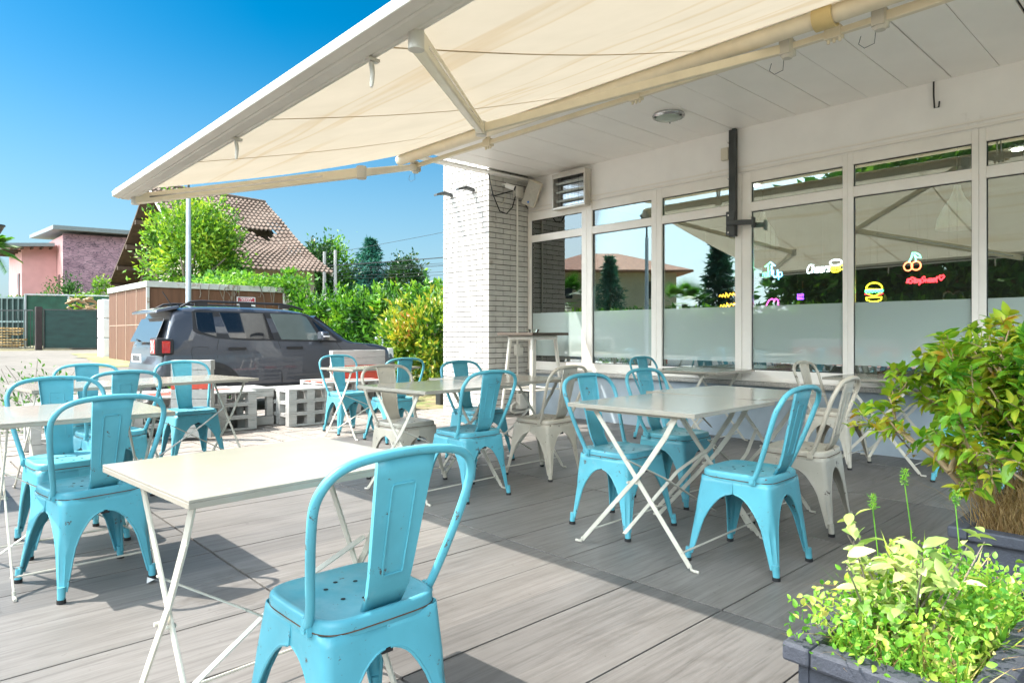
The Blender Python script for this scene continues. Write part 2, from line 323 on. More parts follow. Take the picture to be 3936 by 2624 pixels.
# dry verge: irregular outline beside the container and under the hedge
random.seed(4)
def verge(name, pts, dz):
    b = MB(); c = (sum(p[0] for p in pts) / len(pts), sum(p[1] for p in pts) / len(pts)); q = []
    for i, p in enumerate(pts):
        a = pts[(i + 1) % len(pts)]
        for k in range(8):
            t = k / 8; q.append((p[0] + (a[0] - p[0]) * t + random.uniform(-.12, .12), p[1] + (a[1] - p[1]) * t + random.uniform(-.12, .12)))
    rings = [[(c[0] + (x - c[0]) * s, c[1] + (y - c[1]) * s, gz(0, c[1] + (y - c[1]) * s) + dz) for x, y in q] for s in (.02, .4, .75, 1)]
    b.loft(rings, caps=False); return tag(b.build(name, M['drygrass'], smooth=60), kind='structure')
verge('dry_grass_verge', [(5.2, 7.6), (16, 5.5), (16, 13), (12, 20), (8.2, 20), (7.2, 11.0), (6.3, 9.2)], .010)
verge('dirt_strip', [(3.6, 19.5), (10, 19.0), (10, 28), (5.0, 30), (4.6, 24)], .012)

# terrace: porcelain boards laid on pedestals, whitewashed planks beyond them
t = MB(); rng = random.Random(3)
for i in range(-5, 6):
    for j in range(-8, 15):
        x0, y0 = -.02 + i * 1.22, .12 + j * .42
        if y0 > 6.41: continue
        x1, y1 = min(x0 + 1.209, 6.56), min(y0 + .414, 6.42)
        if x1 - x0 < .02: continue
        t.bb(x0, x1, y0, y1, -.03, rng.uniform(-.0012, .0012))
tag(t.build('terrace_paving', M['paving'], bevel=.0015), kind='structure')
b = MB().bb(-6.2, 6.55, -3.3, 6.40, -.22, -.034)
tag(b.build('terrace_substrate', M['mortar']), kind='structure')
pl = MB(); rng = random.Random(8)
x = -4.2
while x < 6.2:                                          # pallet-like modules: planks alternate direction from one to the next
    y = 6.43
    while y < (9.5 if x < 5.0 else 7.7):
        along = rng.random() < .62; w = .098
        for k in range(8):
            zt = rng.uniform(-.014, -.004)
            if along: pl.bb(x + k * .1, x + k * .1 + rng.uniform(.082, .095), y, y + .795, -.05, zt)
            else: pl.bb(x, x + .795, y + k * .1, y + k * .1 + rng.uniform(.082, .095), -.05, zt)
        y += .8
    x += .8
tag(pl.build('plank_deck', M['plank'], bevel=.003), kind='structure')
tag(MB().bb(-4.2, 6.0, 6.42, 9.55, -.22, -.054).build('plank_deck_base', M['black']), kind='structure')

# ------------------------------------------------------------------ the restaurant
XW = 6.56
house = thing('restaurant_building', 'white restaurant front with big windows, deep panelled soffit and white brick pillar', 'building', (6.56, 3, 0))
def hp(b, name, mat, **k):
    o = b.build(name, mat, **k); o.parent = house; o.matrix_parent_inverse = Matrix.Translation((-6.56, -3, 0)); return o
hp(MB().bb(6.56, 6.80, -3.3, 6.70, -.1, .558), 'low_wall', M['dado'])
s = MB(); yy = 6.70
while yy > -3.3: s.bb(6.505, 6.80, max(yy - 1.4, -3.3) + .003, yy, .56, .603); yy -= 1.4
hp(s, 'sill', M['stone'], bevel=.004)
hp(MB().bb(6.56, 6.85, -3.3, 6.92, 2.765, 3.30), 'lintel_wall', M['white_wall'])
tr = MB()
for z, r in ((2.79, .012), (2.835, .008)): tr.bb(6.56 - r * 1.5, 6.558, -3.3, 6.68, z - r, z + r)
hp(tr, 'trim_strip', M['frame'], bevel=.002)
so = MB(); k = 0; y1 = 6.56
while y1 > -3.3:
    gap = {16: .028, 14: .016, 11: .008, 18: .012}.get(k, .005)
    so.bb(4.45, 6.558, y1 - .33 + gap / 2, y1 - .0025, 3.24 + (k * 7 % 5) * .0006, 3.262); y1 -= .33; k += 1
so.bb(4.45, 6.558, 6.572, 6.697, 3.188, 3.21)
hp(so, 'soffit_panel', M['soffit'], bevel=.0015)
hp(MB().bb(4.40, 12.2, -3.4, 6.70, 3.30, 3.62), 'roof', M['white_wall'])
hp(MB().bb(4.47, 6.55, -3.3, 6.56, 3.275, 3.295), 'soffit_gap_shade', M['black'])  # black slab standing in for the shade behind the panel gaps
hp(MB().bb(4.40, 4.445, -3.4, 6.70, 3.19, 3.298), 'fascia_board', M['frame'])
# brick pillar: real bricks in stretcher bond round a mortar core
pm = MB().bb(5.838, 6.70, 6.708, 7.682, -.15, 4.3)
hp(pm, 'brick_pillar_core', M['mortar'])
bk = MB(); rng = random.Random(5); pitch = .2625
for r in range(62):
    z0 = -.06 + r * .0695; z1 = z0 + .060; off = (r % 2) * pitch / 2
    for face, a0, a1 in (('x', 6.70, 7.69), ('y', 5.83, 6.62)):
        q = a0 - off - (pitch * .0 if face == 'x' else 0)
        while q < a1 - .01:
            u0, u1 = max(q, a0), min(q + pitch - .010, a1)
            d = rng.uniform(-.0012, .0015); zz = rng.uniform(-.001, .001)
            if u1 - u0 > .02:
                if face == 'x': bk.bb(5.83 + d, 5.85, max(u0, 6.709) if u0 <= 6.70 + .001 else u0, u1, z0 + zz, z1 + zz)
                elif u1 > 5.86: bk.bb(max(u0, 5.83), u1, 6.70 + d, 6.72, z0 + zz, z1 + zz)
            q += pitch
hp(bk, 'brick_facing', M['brick'], bevel=.0022)
# windows: frame > pane, transom pane, frosted film
BOUNDS = [(6.695, 6.628, 5.705, 5.618), (5.618, 5.531, 4.632, 4.560), (4.560, 4.488, 3.576, 3.500), (3.496, 3.397, 2.489, 2.4425), (2.4425, 2.396, 1.469, 1.4195), (1.4195, 1.370, .45, .40), (.40, .35, -.55, -.60), (-.60, -.65, -1.6, -1.65), (-1.65, -1.70, -2.6, -2.65)]
for a, ga, gb, b in BOUNDS:
    f = MB(); x0, x1 = 6.540, 6.61
    f.bb(x0, x1, ga, a - .0008, .605, 2.762).bb(x0, x1, b + .0008, gb, .605, 2.762)
    for z0, z1 in ((.605, .72), (2.355, 2.45), (2.655, 2.762)): f.bb(x0 + .002, x1 - .002, gb, ga, z0, z1)
    for z0, z1 in ((.6055, .632),): f.bb(x0 - .018, x0 - .001, b + .002, a - .002, z0, z1)
    fo = hp(f, 'window', M['frame'], bevel=.004)
    def sub(mb, name, mat):
        o = mb.build(name, mat, fo); return o
    gk = MB()
    for zz0, zz1 in ((.72, 2.355), (2.45, 2.655)):     # black glazing gasket
        for y0, y1, z0, z1 in ((gb, gb + .006, zz0, zz1), (ga - .006, ga, zz0, zz1), (gb + .006, ga - .006, zz0, zz0 + .006), (gb + .006, ga - .006, zz1 - .006, zz1)): gk.bb(6.562, 6.569, y0, y1, z0, z1)
    sub(gk, 'gasket', M['rubber'])
    sub(MB().bb(6.571, 6.577, gb + .001, ga - .001, .721, 2.354), 'pane', M['glass'])
    sub(MB().bb(6.571, 6.577, gb + .001, ga - .001, 2.451, 2.654), 'transom_pane', M['glass'])
    sub(MB().bb(6.5690, 6.5698, gb + .007, ga - .007, .80, 1.38), 'frosted_film', M['film'])
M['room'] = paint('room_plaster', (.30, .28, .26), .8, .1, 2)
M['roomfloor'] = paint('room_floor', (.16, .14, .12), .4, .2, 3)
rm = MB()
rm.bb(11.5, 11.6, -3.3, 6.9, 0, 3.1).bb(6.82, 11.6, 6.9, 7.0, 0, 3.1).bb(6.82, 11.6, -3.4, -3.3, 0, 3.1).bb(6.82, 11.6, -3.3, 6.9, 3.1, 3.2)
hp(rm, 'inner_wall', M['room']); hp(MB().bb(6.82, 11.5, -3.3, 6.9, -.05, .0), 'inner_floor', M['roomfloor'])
M['spot'] = emit('downlight_glow', (1, .93, .8), 14)
dl = [(8.2, 3.05), (8.3, 2.2), (9.0, 1.6), (8.0, 1.0), (8.6, 4.4)]
for x, y in dl: hp(MB().lathe((x, y, 3.085), [(.0, 0), (.05, 0), (.05, .014), (0, .014)], 16), 'downlight', M['spot'])

# ------------------------------------------------------------------ things fixed to the restaurant
M['lampglass'] = paint('greenish_frosted_glass', (.36, .42, .36), .25, .05)
o = thing('ceiling_light', 'round flush ceiling light with frosted glass on the soffit', 'ceiling light', (5.61, 3.77, 3.24))
MB().lathe((0, 0, 0), [(.0, -.001), (.15, -.001), (.158, -.02), (.15, -.035), (.135, -.042), (.13, -.03), (0, -.03)], 40).build('rim', M['chrome'], o, 40)
MB().lathe((0, 0, 0), [(.0, -.062), (.07, -.058), (.115, -.047), (.129, -.034), (0, -.033)], 40).build('diffuser', M['lampglass'], o, 60)
cl = MB()
for k in range(3): cl.box((.14 * math.cos(k * 2.1 + .5), .14 * math.sin(k * 2.1 + .5), -.042), (.02, .012, .016), k * 2.1 + .5)
cl.build('clip', M['dkmetal'], o)

o = thing('wall_speaker', 'cream box loudspeaker tilted down in the corner under the soffit', 'speaker', (6.42, 6.47, 2.99), R(-62))
o.rotation_euler = (R(14), R(24), R(-58))
sp = MB(); sp.loft([[(-.10, -.07, z), (.10, -.07, z), (.07, .09, z), (-.07, .09, z)] for z in (-.17, .17)]); sp.build('cabinet', M['cream_plastic'], o, 30, .018)
MB().bb(-.088, .088, -.078, -.0695, -.155, .155).build('grille', paint('grey_speaker_mesh', (.50, .47, .40), .7, .1, 30, 300, .6), o, bevel=.006)
MB().cyl((0, -.084, -.115), (0, -.0785, -.115), .014).build('badge', paint('blue_badge', (.03, .16, .5), .4), o)
MB().bar((0, .09, .0), (.03, .20, .03), .03, .05).build('bracket', M['dkmetal'], o)

o = thing('patio_heater', 'rectangular infrared wall heater with wire guard above the second window', 'heater', (6.56, 5.84, 2.95))
f = MB(); f.bb(-.13, -.105, -.285, .285, .175, .232).bb(-.13, -.105, -.285, .285, -.232, -.205).bb(-.13, -.105, -.285, -.262, -.205, .175).bb(-.13, -.105, .262, .285, -.205, .175)
f.bb(-.105, -.002, -.285, .285, -.232, -.222).bb(-.105, -.002, -.285, .285, .222, .232).bb(-.105, -.002, -.285, -.277, -.222, .222).bb(-.105, -.002, .277, .285, -.222, .222)
f.build('housing', paint('brushed_steel_housing', (.62, .58, .52), .35, .15, 10, metal=.5, dirt=(.25, .18, .1), dscale=12), o, bevel=.003)
MB().bb(-.03, -.022, -.276, .276, -.22, .22).build('reflector', paint('mirror_reflector', (.55, .58, .6), .12, .1, metal=1), o)
for z in (-.12, .0, .11): MB().cyl((-.07, -.255, z), (-.07, .255, z), .016, 12).build('heating_tube', paint('quartz_tube', (.62, .66, .62), .15, .05), o, 60)
w = MB()
for k in range(17): w.cyl((-.118, -.262, -.20 + k * .0225), (-.118, .262, -.20 + k * .0225), .0016, 5)
for y in (-.17, -.06, .06, .17): w.cyl((-.120, y, -.205), (-.120, y, .175), .002, 5)
w.build('wire_guard', M['dkmetal'], o)
MB().tube([(-.09, -.30, .16), (-.09, -.305, .05), (-.085, -.30, -.08), (-.02, -.31, -.2), (-.01, -.30, -.33)], .006, 6).build('cable', M['cream_plastic'], o, 60)

o = thing('bracket_post', 'dark steel post hanging from the soffit beside the third window', 'bracket', (6.53, 3.585, 2.11))
q = MB(); q.bb(-.05, .0, -.045, -.005, 0, 1.125).bb(-.022, .0, -.004, .045, 0, 1.125); q.build('channel', M['dkmetal'], o, bevel=.003)
MB().bb(-.072, -.052, -.05, .05, .01, .26).build('plate', M['dkmetal'], o, bevel=.006)
MB().bar((-.085, .02, .14), (-.085, -.255, .115), .045, .05).build('arm', M['dkmetal'], o, bevel=.004)
MB().bb(-.115, -.06, -.275, -.256, .06, .165).build('arm_flange', M['dkmetal'], o, bevel=.003)
bo = MB()
for z in (.04, .22, .6, .98): bo.cyl((-.076, .02, z), (-.05, .02, z), .009, 8)
bo.build('bolt', M['chrome'], o)
tag(MB().bb(6.50, 6.558, 3.635, 3.72, 2.93, 3.06).build('cable_box', M['cream_plastic'], bevel=.008), 'small cream cable box half hidden behind the dark post', 'cable box')
tag(MB().tube([(6.55, 1.745, 3.24), (6.53, 1.74, 3.12), (6.535, 1.735, 3.01), (6.54, 1.705, 3.012), (6.54, 1.70, 3.06)], .007, 6).build('loose_cable', M['black'], smooth=60), 'short loose black cable dangling from the soffit on the right', 'cable')
o = thing('wall_conduit', 'cream electrical conduit with boxes running down the pillar side', 'conduit', (6.33, 6.70, .15))
MB().cyl((0, -.02, .05), (0, -.02, 2.80), .014, 10).build('pipe', M['conduit'], o, 60)
MB().bb(-.07, .07, -.075, -.004, 2.80, 2.95).build('junction_box', M['conduit'], o, bevel=.01)
MB().bb(-.055, .02, -.06, -.004, .65, .80).bb(.025, .085, -.05, -.004, .655, .76).build('socket', M['conduit'], o, bevel=.008)
MB().bb(-.02, .13, -.09, -.004, -.08, .13).build('floor_box', M['conduit'], o, bevel=.008)
MB().tube([(-.02, -.06, -.02), (-.09, -.07, .02), (-.16, -.07, -.02), (-.17, -.07, -.09), (-.10, -.07, -.125), (.05, -.07, -.12), (.25, -.08, -.11)], .017, 8).build('flexible_hose', M['conduit'], o, 60)
o = thing('security_camera', 'small white bullet camera with cables on the pillar below the soffit', 'camera', (6.06, 6.69, 3.03))
MB().tube([(0, 0, .06), (0, -.05, .06), (.02, -.08, .04)], .014, 8).build('mount', M['white_wall'], o, 60)
MB().cyl((-.0, -.07, .045), (.075, -.16, .0), .034, 16).build('barrel', M['white_wall'], o, 40)
MB().cyl((.073, -.158, .002), (.082, -.168, -.004), .031, 16).build('lens', M['black'], o, 40)
cb_ = thing('cable_loops', 'loose black cables looping across the pillar below the soffit', 'cable', (6.0, 6.69, 2.9))
for pts, r, mt in ((((.28, -.03, .20), (.2, -.05, .12), (.05, -.03, .07), (-.09, -.02, .02), (-.15, -.02, .03)), .009, M['black']),
               (((-.22, -.04, .30), (-.16, -.06, .02), (-.03, -.05, -.18), (.09, -.05, -.20), (.20, -.05, -.10), (.26, -.04, .05), (.28, -.03, .2)), .008, M['black']),
               (((-.16, -.02, .22), (-.12, -.03, -.02), (-.04, -.03, -.09), (.04, -.03, -.07), (.1, -.03, .05)), .005, M['cream_plastic']),
               (((.34, -.03, .16), (.40, -.04, .12), (.42, -.05, .0), (.44, -.1, -.1)), .008, M['black'])):
    MB().tube(pts, r, 6).build('cable', mt, cb_, 70)
# two broken lamp stubs on the sunny face of the pillar
for y, nm in ((7.50, 'curled burnt lamp stub on the pillar edge, further from the soffit'), (7.02, 'straighter grey lamp stub on the pillar, nearer the soffit')):
    o = thing('lamp_stub', nm, 'lamp stub', (5.83, y, 3.02), group='broken lamp stubs on the pillar')
    st = MB(); st.loft([[(-x_, -.035, z), (-x_, .035, z), (-x_, .035, z + .03), (-x_, -.035, z + .03)] for x_, z in ((.0, .0), (.1, .01), (.2, .0), (.28, -.03))]); st.build('strip', M['dkmetal'], o, bevel=.003)
    w = MB()
    for k in range(4): w.tube([(-.02, -.03 + k * .02, .035), (-.14, -.03 + k * .018, .05), (-.26, -.02 + k * .015, .005)], .004, 5)
    w.build('wiring', M['black'], o)

# pendant lamps and a red booth inside
M['shade'] = paint('white_enamel_shade', (.85, .9, .88), .4, .03)
for x, y, lb in ((8.0, 1.92, 'white bell pendant lamp seen through the fifth window'), (8.0, 4.0, 'white bell pendant lamp seen through the fourth window'), (8.3, .2, 'white bell pendant lamp behind the rightmost window')):
    o = thing('pendant_lamp', lb, 'pendant lamp', (x, y, 2.16), group='pendant lamps inside the restaurant')
    MB().lathe((0, 0, 0), [(.19, 0), (.195, .01), (.18, .1), (.13, .22), (.06, .33), (.035, .40), (.03, .44), (0, .445)], 28).build('lamp_shade', M['shade'], o, 50)
    MB().cyl((0, 0, .44), (0, 0, .93), .006, 6).build('cord', M['black'], o)
M['redvinyl'] = paint('red_upholstery', (.5, .04, .035), .5, .15)
for y, lb in ((1.9, 'red upholstered booth indoors behind the fifth window'), (3.0, 'red upholstered booth indoors behind the fourth window'), (.7, 'red upholstered booth indoors behind the rightmost window'), (5.4, 'red upholstered booth indoors behind the leftmost windows')):
    o = thing('booth_seat', lb, 'booth', (7.15, y, 0), group='red booths inside')
    MB().bb(-.25, .25, -.42, .42, .0, .47).build('seat', M['redvinyl'], o, bevel=.03)
    MB().bb(-.25, .25, .30, .42, .475, 1.0).build('backrest', M['redvinyl'], o, bevel=.03)

# ------------------------------------------------------------------ neon signs hanging inside the glass (letters drawn as strokes; x to the right as read from outside)
G = {'L': ([[(0, .8), (0, 0), (.42, 0)]], .5), 'e': ([[(.02, .26), (.42, .26), (.40, .42), (.28, .52), (.12, .5), (.02, .36), (.02, .16), (.12, .02), (.3, 0), (.42, .1)]], .52),
     'v': ([[(0, .52), (.2, 0), (.4, .52)]], .48), 'l': ([[(.06, .8), (.06, .08), (.14, 0)]], .22), 'U': ([[(0, .8), (0, .2), (.1, .03), (.25, 0), (.4, .03), (.5, .2), (.5, .8)]], .62),
     'p': ([[(0, .52), (0, -.28)], [(0, .4), (.12, .52), (.3, .5), (.4, .36), (.4, .16), (.3, .02), (.12, 0), (0, .12)]], .5), 'C': ([[(.55, .62), (.42, .8), (.2, .78), (.02, .55), (0, .25), (.12, .03), (.32, 0), (.55, .14)]], .62),
     'h': ([[(0, .82), (0, 0)], [(0, .34), (.14, .5), (.3, .46), (.34, .3), (.34, 0)]], .44), 'r': ([[(0, .52), (0, 0)], [(0, .32), (.1, .48), (.26, .52)]], .32), 's': ([[(.32, .44), (.18, .52), (.03, .42), (.08, .3), (.28, .22), (.33, .1), (.2, 0), (0, .06)]], .42),
     '#': ([[(.1, .7), (.02, 0)], [(.34, .7), (.26, 0)], [(-.04, .48), (.42, .48)], [(-.06, .22), (.38, .22)]], .5), 'S': ([[(.5, .66), (.34, .82), (.1, .76), (.06, .56), (.26, .44), (.42, .3), (.36, .06), (.12, -.02), (-.06, .14)]], .58),
     't': ([[(.12, .76), (.1, .1), (.2, 0), (.3, .06)], [(-.02, .52), (.3, .52)]], .36), 'a': ([[(.36, .42), (.2, .52), (.03, .4), (0, .18), (.12, 0), (.28, .06), (.36, .42), (.36, .06), (.44, 0)]], .48),
     'y': ([[(0, .52), (.04, .16), (.2, .06), (.34, .5)], [(.34, .5), (.26, -.2), (.1, -.3)]], .44), 'w': ([[(0, .52), (.12, 0), (.26, .4), (.4, 0), (.52, .52)]], .6)}
def strokes(word, y, z, h, wd, slant=0):
    out = []; x = 0; tot = sum(G[c][1] for c in word)
    for c in word:
        for s_ in G[c][0]: out.append([(y - (x + px + slant * py) * wd / tot, z + py * h) for px, py in s_])
        x += G[c][1]
    return out
def neon(name, label, sets, group=None, xn=6.72):
    y0 = np.mean([p[0] for st, _, _ in sets for s_ in st for p in s_]); o = thing(name, label, 'neon sign', (xn, y0, 1.4), group=group)
    for st, mt, part in sets:
        b = MB()
        for s_ in st: b.tube([(0, y - y0, z - 1.4) for y, z in s_], .0062, 6)
        b.build(part, mt, o, 60)
    b = MB(); z1 = max(p[1] for st, _, _ in sets for s_ in st for p in s_)
    for dy in (-.03, .03): b.cyl((.0, dy, z1 - 1.4), (0, dy, 1.7), .0012, 4)
    b.build('hanging_wire', M['chrome'], o)
N = {'green': emit('neon_green', (.10, 1, .32), 2.8), 'blue': emit('neon_blue', (.18, .55, 1), 3.0), 'white': emit('neon_white', (.85, .92, 1), 2.8), 'yellow': emit('neon_yellow', (1, .72, .03), 2.5), 'red': emit('neon_red', (1, .03, .04), 3.0), 'orange': emit('neon_orange', (1, .18, .08), 2.5), 'mint': emit('neon_mint', (.15, .9, .6), 2.1), 'pink': emit('neon_pink', (1, .06, .5), 2.8), 'purple': emit('neon_purple', (.22, .05, 1), 3.0), 'grey': paint('unlit_neon_tube', (.42, .50, .46), .3, .05)}
def ell(y, z, a, b, t0=0, t1=360, n=18): return [(y - a * math.cos(R(t0 + (t1 - t0) * i / n)), z + b * math.sin(R(t0 + (t1 - t0) * i / n))) for i in range(n + 1)]
neon('level_up_sign', 'green and blue neon sign reading Level Up with arrow', [(strokes('Level', 3.475, 1.685, .082, .195) + [[(3.30, 1.69), (3.30, 1.80), (3.335, 1.79), (3.275, 1.835)]], N['green'], 'green_tube'), ([[(3.275, 1.835), (3.225, 1.79), (3.262, 1.80), (3.262, 1.70)]] + strokes('Up', 3.245, 1.675, .095, .10), N['blue'], 'blue_tube')])
neon('cheers_sign', 'white neon sign reading Cheers beside a yellow beer mug', [(strokes('Cheers', 2.90, 1.695, .10, .225, .25) + [ell(2.62, 1.78, .055, .028, 0, 360, 14)], N['white'], 'white_tube'), ([[(2.665, 1.765), (2.66, 1.70), (2.645, 1.69), (2.60, 1.69), (2.585, 1.70), (2.582, 1.765)], [(2.645, 1.755), (2.643, 1.71)], [(2.622, 1.755), (2.622, 1.71)], [(2.60, 1.755), (2.60, 1.71)], [(2.582, 1.75), (2.55, 1.745), (2.552, 1.71), (2.583, 1.708)]], N['yellow'], 'yellow_tube')])
neon('burger_sign', 'yellow, green and red neon sign shaped like a hamburger', [([ell(2.277, 1.51, .07, .055, 0, 180, 14) + [(2.207, 1.505), (2.347, 1.505), (2.347, 1.51)], [(2.345, 1.43)] + ell(2.277, 1.425, .07, .03, 180, 0, 10)[0:0] + [(2.209, 1.43), (2.215, 1.405), (2.25, 1.392), (2.30, 1.392), (2.34, 1.405), (2.345, 1.43)], [(2.33, 1.462), (2.275, 1.44), (2.225, 1.462)]], N['yellow'], 'bun_tube'), ([[(2.355 - .155 * i / 12, 1.487 - .012 * (i % 2)) for i in range(13)] + [(2.2, 1.497), (2.355, 1.497)]], N['green'], 'lettuce_tube'), ([[(2.357, 1.462), (2.33, 1.458), (2.30, 1.447)], [(2.25, 1.447), (2.225, 1.458), (2.199, 1.462)]], N['red'], 'patty_tube')])
neon('cherry_sign', 'orange and mint neon sign shaped like a pair of cherries', [([ell(1.992, 1.695, .034, .038), ell(1.928, 1.697, .038, .038)], N['orange'], 'fruit_tube'), ([[(1.985, 1.735), (1.965, 1.775), (1.958, 1.815), (1.925, 1.81), (1.90, 1.79), (1.89, 1.765), (1.92, 1.77), (1.945, 1.80)], [(1.93, 1.735), (1.932, 1.77), (1.945, 1.80)]], N['mint'], 'stem_tube')])
neon('stay_sweet_sign', 'small red neon script sign with a hash and heart', [(strokes('#StaySweet', 2.005, 1.545, .062, .245, .2) + [[(1.735, 1.555), (1.75, 1.585), (1.742, 1.60), (1.73, 1.592), (1.718, 1.602), (1.708, 1.588), (1.735, 1.555)]], N['red'], 'script_tube')])
neon('heart_sign', 'unlit grey neon heart above the frosted film', [([[(1.65, 1.30), (1.70, 1.35), (1.72, 1.40), (1.71, 1.44), (1.685, 1.455), (1.66, 1.445), (1.645, 1.425), (1.63, 1.445), (1.60, 1.455), (1.575, 1.44), (1.568, 1.40), (1.59, 1.35), (1.65, 1.30)]], N['grey'], 'heart_tube')])
neon('lips_sign', 'pink neon outline partly sunk behind the frosted film', [([[(3.33, 1.35), (3.315, 1.40), (3.29, 1.44), (3.26, 1.455), (3.235, 1.44), (3.232, 1.425), (3.24, 1.445), (3.215, 1.452), (3.195, 1.44), (3.19, 1.36)]], N['pink'], 'pink_tube')])
neon('purple_sign', 'small purple square neon sign low in the fourth window', [([[(3.16, 1.46), (3.16, 1.51), (3.10, 1.51), (3.10, 1.46), (3.16, 1.46)], [(3.15, 1.475), (3.11, 1.475)], [(3.15, 1.495), (3.11, 1.495)]], N['purple'], 'purple_tube')], xn=7.1)
neon('yellow_script_sign', 'yellow backwards neon script at the edge of the third window', [([[(3.86 - i * .012 - k * .01, 1.50 - k * .11 + .02 * math.sin(i * 1.9) + i * .0012 + (.02 if i % 5 == 2 else 0)) for i in range(24)] for k in range(2)], emit('neon_amber', (1, .45, .04), 1.6), 'script_tube')])
def textmesh(name, txt, size, mat, parent, loc, rot, ext=.001):
    cu = bpy.data.curves.new(name, 'FONT'); cu.body = txt; cu.size = size; cu.extrude = ext; cu.align_x = 'CENTER'
    ob = bpy.data.objects.new(name, cu); C.objects.link(ob); bpy.context.view_layer.update()
    me = bpy.data.meshes.new_from_object(ob.evaluated_get(bpy.context.evaluated_depsgraph_get())); C.objects.unlink(ob); bpy.data.objects.remove(ob)
    me.materials.clear(); me.materials.append(mat); o = bpy.data.objects.new(name, me); C.objects.link(o); o.parent = parent; o.location = loc; o.rotation_euler = rot; return o
M['paper'] = paint('white_paper', (.8, .8, .8), .6, .03); M['redink'] = paint('red_ink', (.5, .03, .05), .6, .05); M['whiteink'] = paint('white_ink', (.8, .8, .78), .6, .03)
o = thing('window_notice', 'white paper notice with red print at the edge of the fourth window', 'notice', (6.60, 3.36, 1.66))
MB().bb(0, .003, -.055, .055, -.11, .11).build('sheet', M['paper'], o)
textmesh('lettering', 'ARE', .045, M['redink'], o, (-.002, -.01, -.01), (R(90), 0, R(-90))); textmesh('lettering', 'ICO', .04, M['redink'], o, (-.002, -.012, -.065), (R(90), 0, R(-90)))
rl = MB(); rl.bb(-.002, 0, -.05, .055, -.025, -.019).bb(-.002, 0, -.05, -.044, -.019, .05); rl.build('frame_line', M['redink'], o)

# ------------------------------------------------------------------ the awning
aw = thing('awning', 'big cream retractable awning stretched out over the terrace', 'awning', (4.3, 3, 3.0))
def ap(b, name, mat, **k):
    o = b.build(name, mat, **k); o.parent = aw; o.matrix_parent_inverse = Matrix.Translation((-4.3, -3, -3.0)); return o
def zbar(y): return 2.262 - .0125 * (y + 1)
fb = MB(); prof = [(-.055, -.022), (-.012, -.034), (-.008, -.029), (.0, -.029), (.004, -.034), (.058, -.034), (.062, -.028), (.070, -.028), (.074, -.034), (.095, -.030), (.095, .030), (.03, .045), (-.03, .045), (-.058, .012)]
fb.loft([[(1.345 + px, y, zbar(y) + pz) for px, pz in prof] for y in (.66, 2.2, 3.9, 5.90)])
ap(fb, 'front_bar', M['awnbar'], smooth=30, bevel=.004)
lp = MB(); lp.tube([(1.443, y, zbar(y) - .016) for y in (.68, 2.2, 3.9, 5.88)], .008, 6); ap(lp, 'keder_rail', M['dkmetal'])
ap(MB().loft([[(1.345 + px * 1.05, y, zbar(y) + pz * 1.05) for px, pz in prof] for y in (5.901, 5.915)]), 'end_cap', M['awnmetal'])
nx, ny = 30, 40; fv = []
for i in range(nx + 1):
    u = i / nx
    for j in range(ny + 1):
        v = j / ny; y = .70 + v * (5.80 + u * .60 - .70); x = 1.41 + u * 2.83
        z = zbar(y) + .025 + u * (3.10 - zbar(y) - .025) - .035 * math.sin(math.pi * u) - .006 * math.sin(v * 31 + u * 2) * math.sin(math.pi * u) + .012 * math.sin(v * 6.28 * 2.5) * u * (1 - u)
        fv.append((x, y, z))
ca = MB().add(fv, [(i * (ny + 1) + j, i * (ny + 1) + j + 1, (i + 1) * (ny + 1) + j + 1, (i + 1) * (ny + 1) + j) for i in range(nx) for j in range(ny)])
ap(ca, 'canvas', M['canvas'], smooth=80)
M['seam'] = paint('stitched_seam', (.50, .38, .24), .9, .1)
for yf, yr in ((4.72, 5.10), (3.56, 3.85), (2.36, 2.58), (1.16, 1.3)):
    pts = []; sm = MB()
    for i in range(13):
        u = i / 12; y = yf + (yr - yf) * u; x = 1.43 + u * 2.79
        pts.append((x, y, zbar(y) + .022 + u * (3.10 - zbar(y) - .025) - .037 * math.sin(math.pi * u) + .012 * math.sin((y + 1.15) / (6.95 + u * .6) * 6.28 * 2.5) * u * (1 - u) - .002))
    for a_, b_ in zip(pts, pts[1:]): sm.bar(a_, b_, .012, .0025)
    ap(sm, 'seam', M['seam'])
ap(MB().cyl((4.25, .62, 3.045), (4.25, 6.42, 3.045), .055, 24), 'roller_tube', M['awnmetal'], smooth=60)
ap(MB().bb(4.365, 4.405, -1.4, 6.38, 2.965, 3.005), 'torsion_bar', M['awnmetal'], bevel=.004)
for y in (5.05, 3.25, 1.72, -.3):
    br_ = MB(); br_.bb(4.352, 4.418, y - .05, y + .05, 2.948, 3.022).bb(4.36, 4.40, y - .022, y - .012, 3.022, 3.186).bb(4.36, 4.40, y + .012, y + .022, 3.022, 3.186).bb(4.34, 4.52, y - .06, y + .06, 3.17, 3.186)
    for dy in (-.035, 0, .035): br_.cyl((4.385, y + dy, 2.925), (4.385, y + dy, 2.95), .010, 8)
    ap(br_, 'wall_bracket', M['awnmetal'], bevel=.003)
cr = MB(); cr.loft([[(4.25 + .075 * math.cos(R(a_)), y, 3.045 + .075 * math.sin(R(a_))) for a_ in range(150, 331, 15)] + [(4.25 + .062 * math.cos(R(a_)), y, 3.045 + .062 * math.sin(R(a_))) for a_ in range(330, 149, -15)] for y in (1.66, 1.78)])
ap(cr, 'tube_cradle', paint('yellowed_strap', (.62, .48, .22), .5, .15), smooth=40)
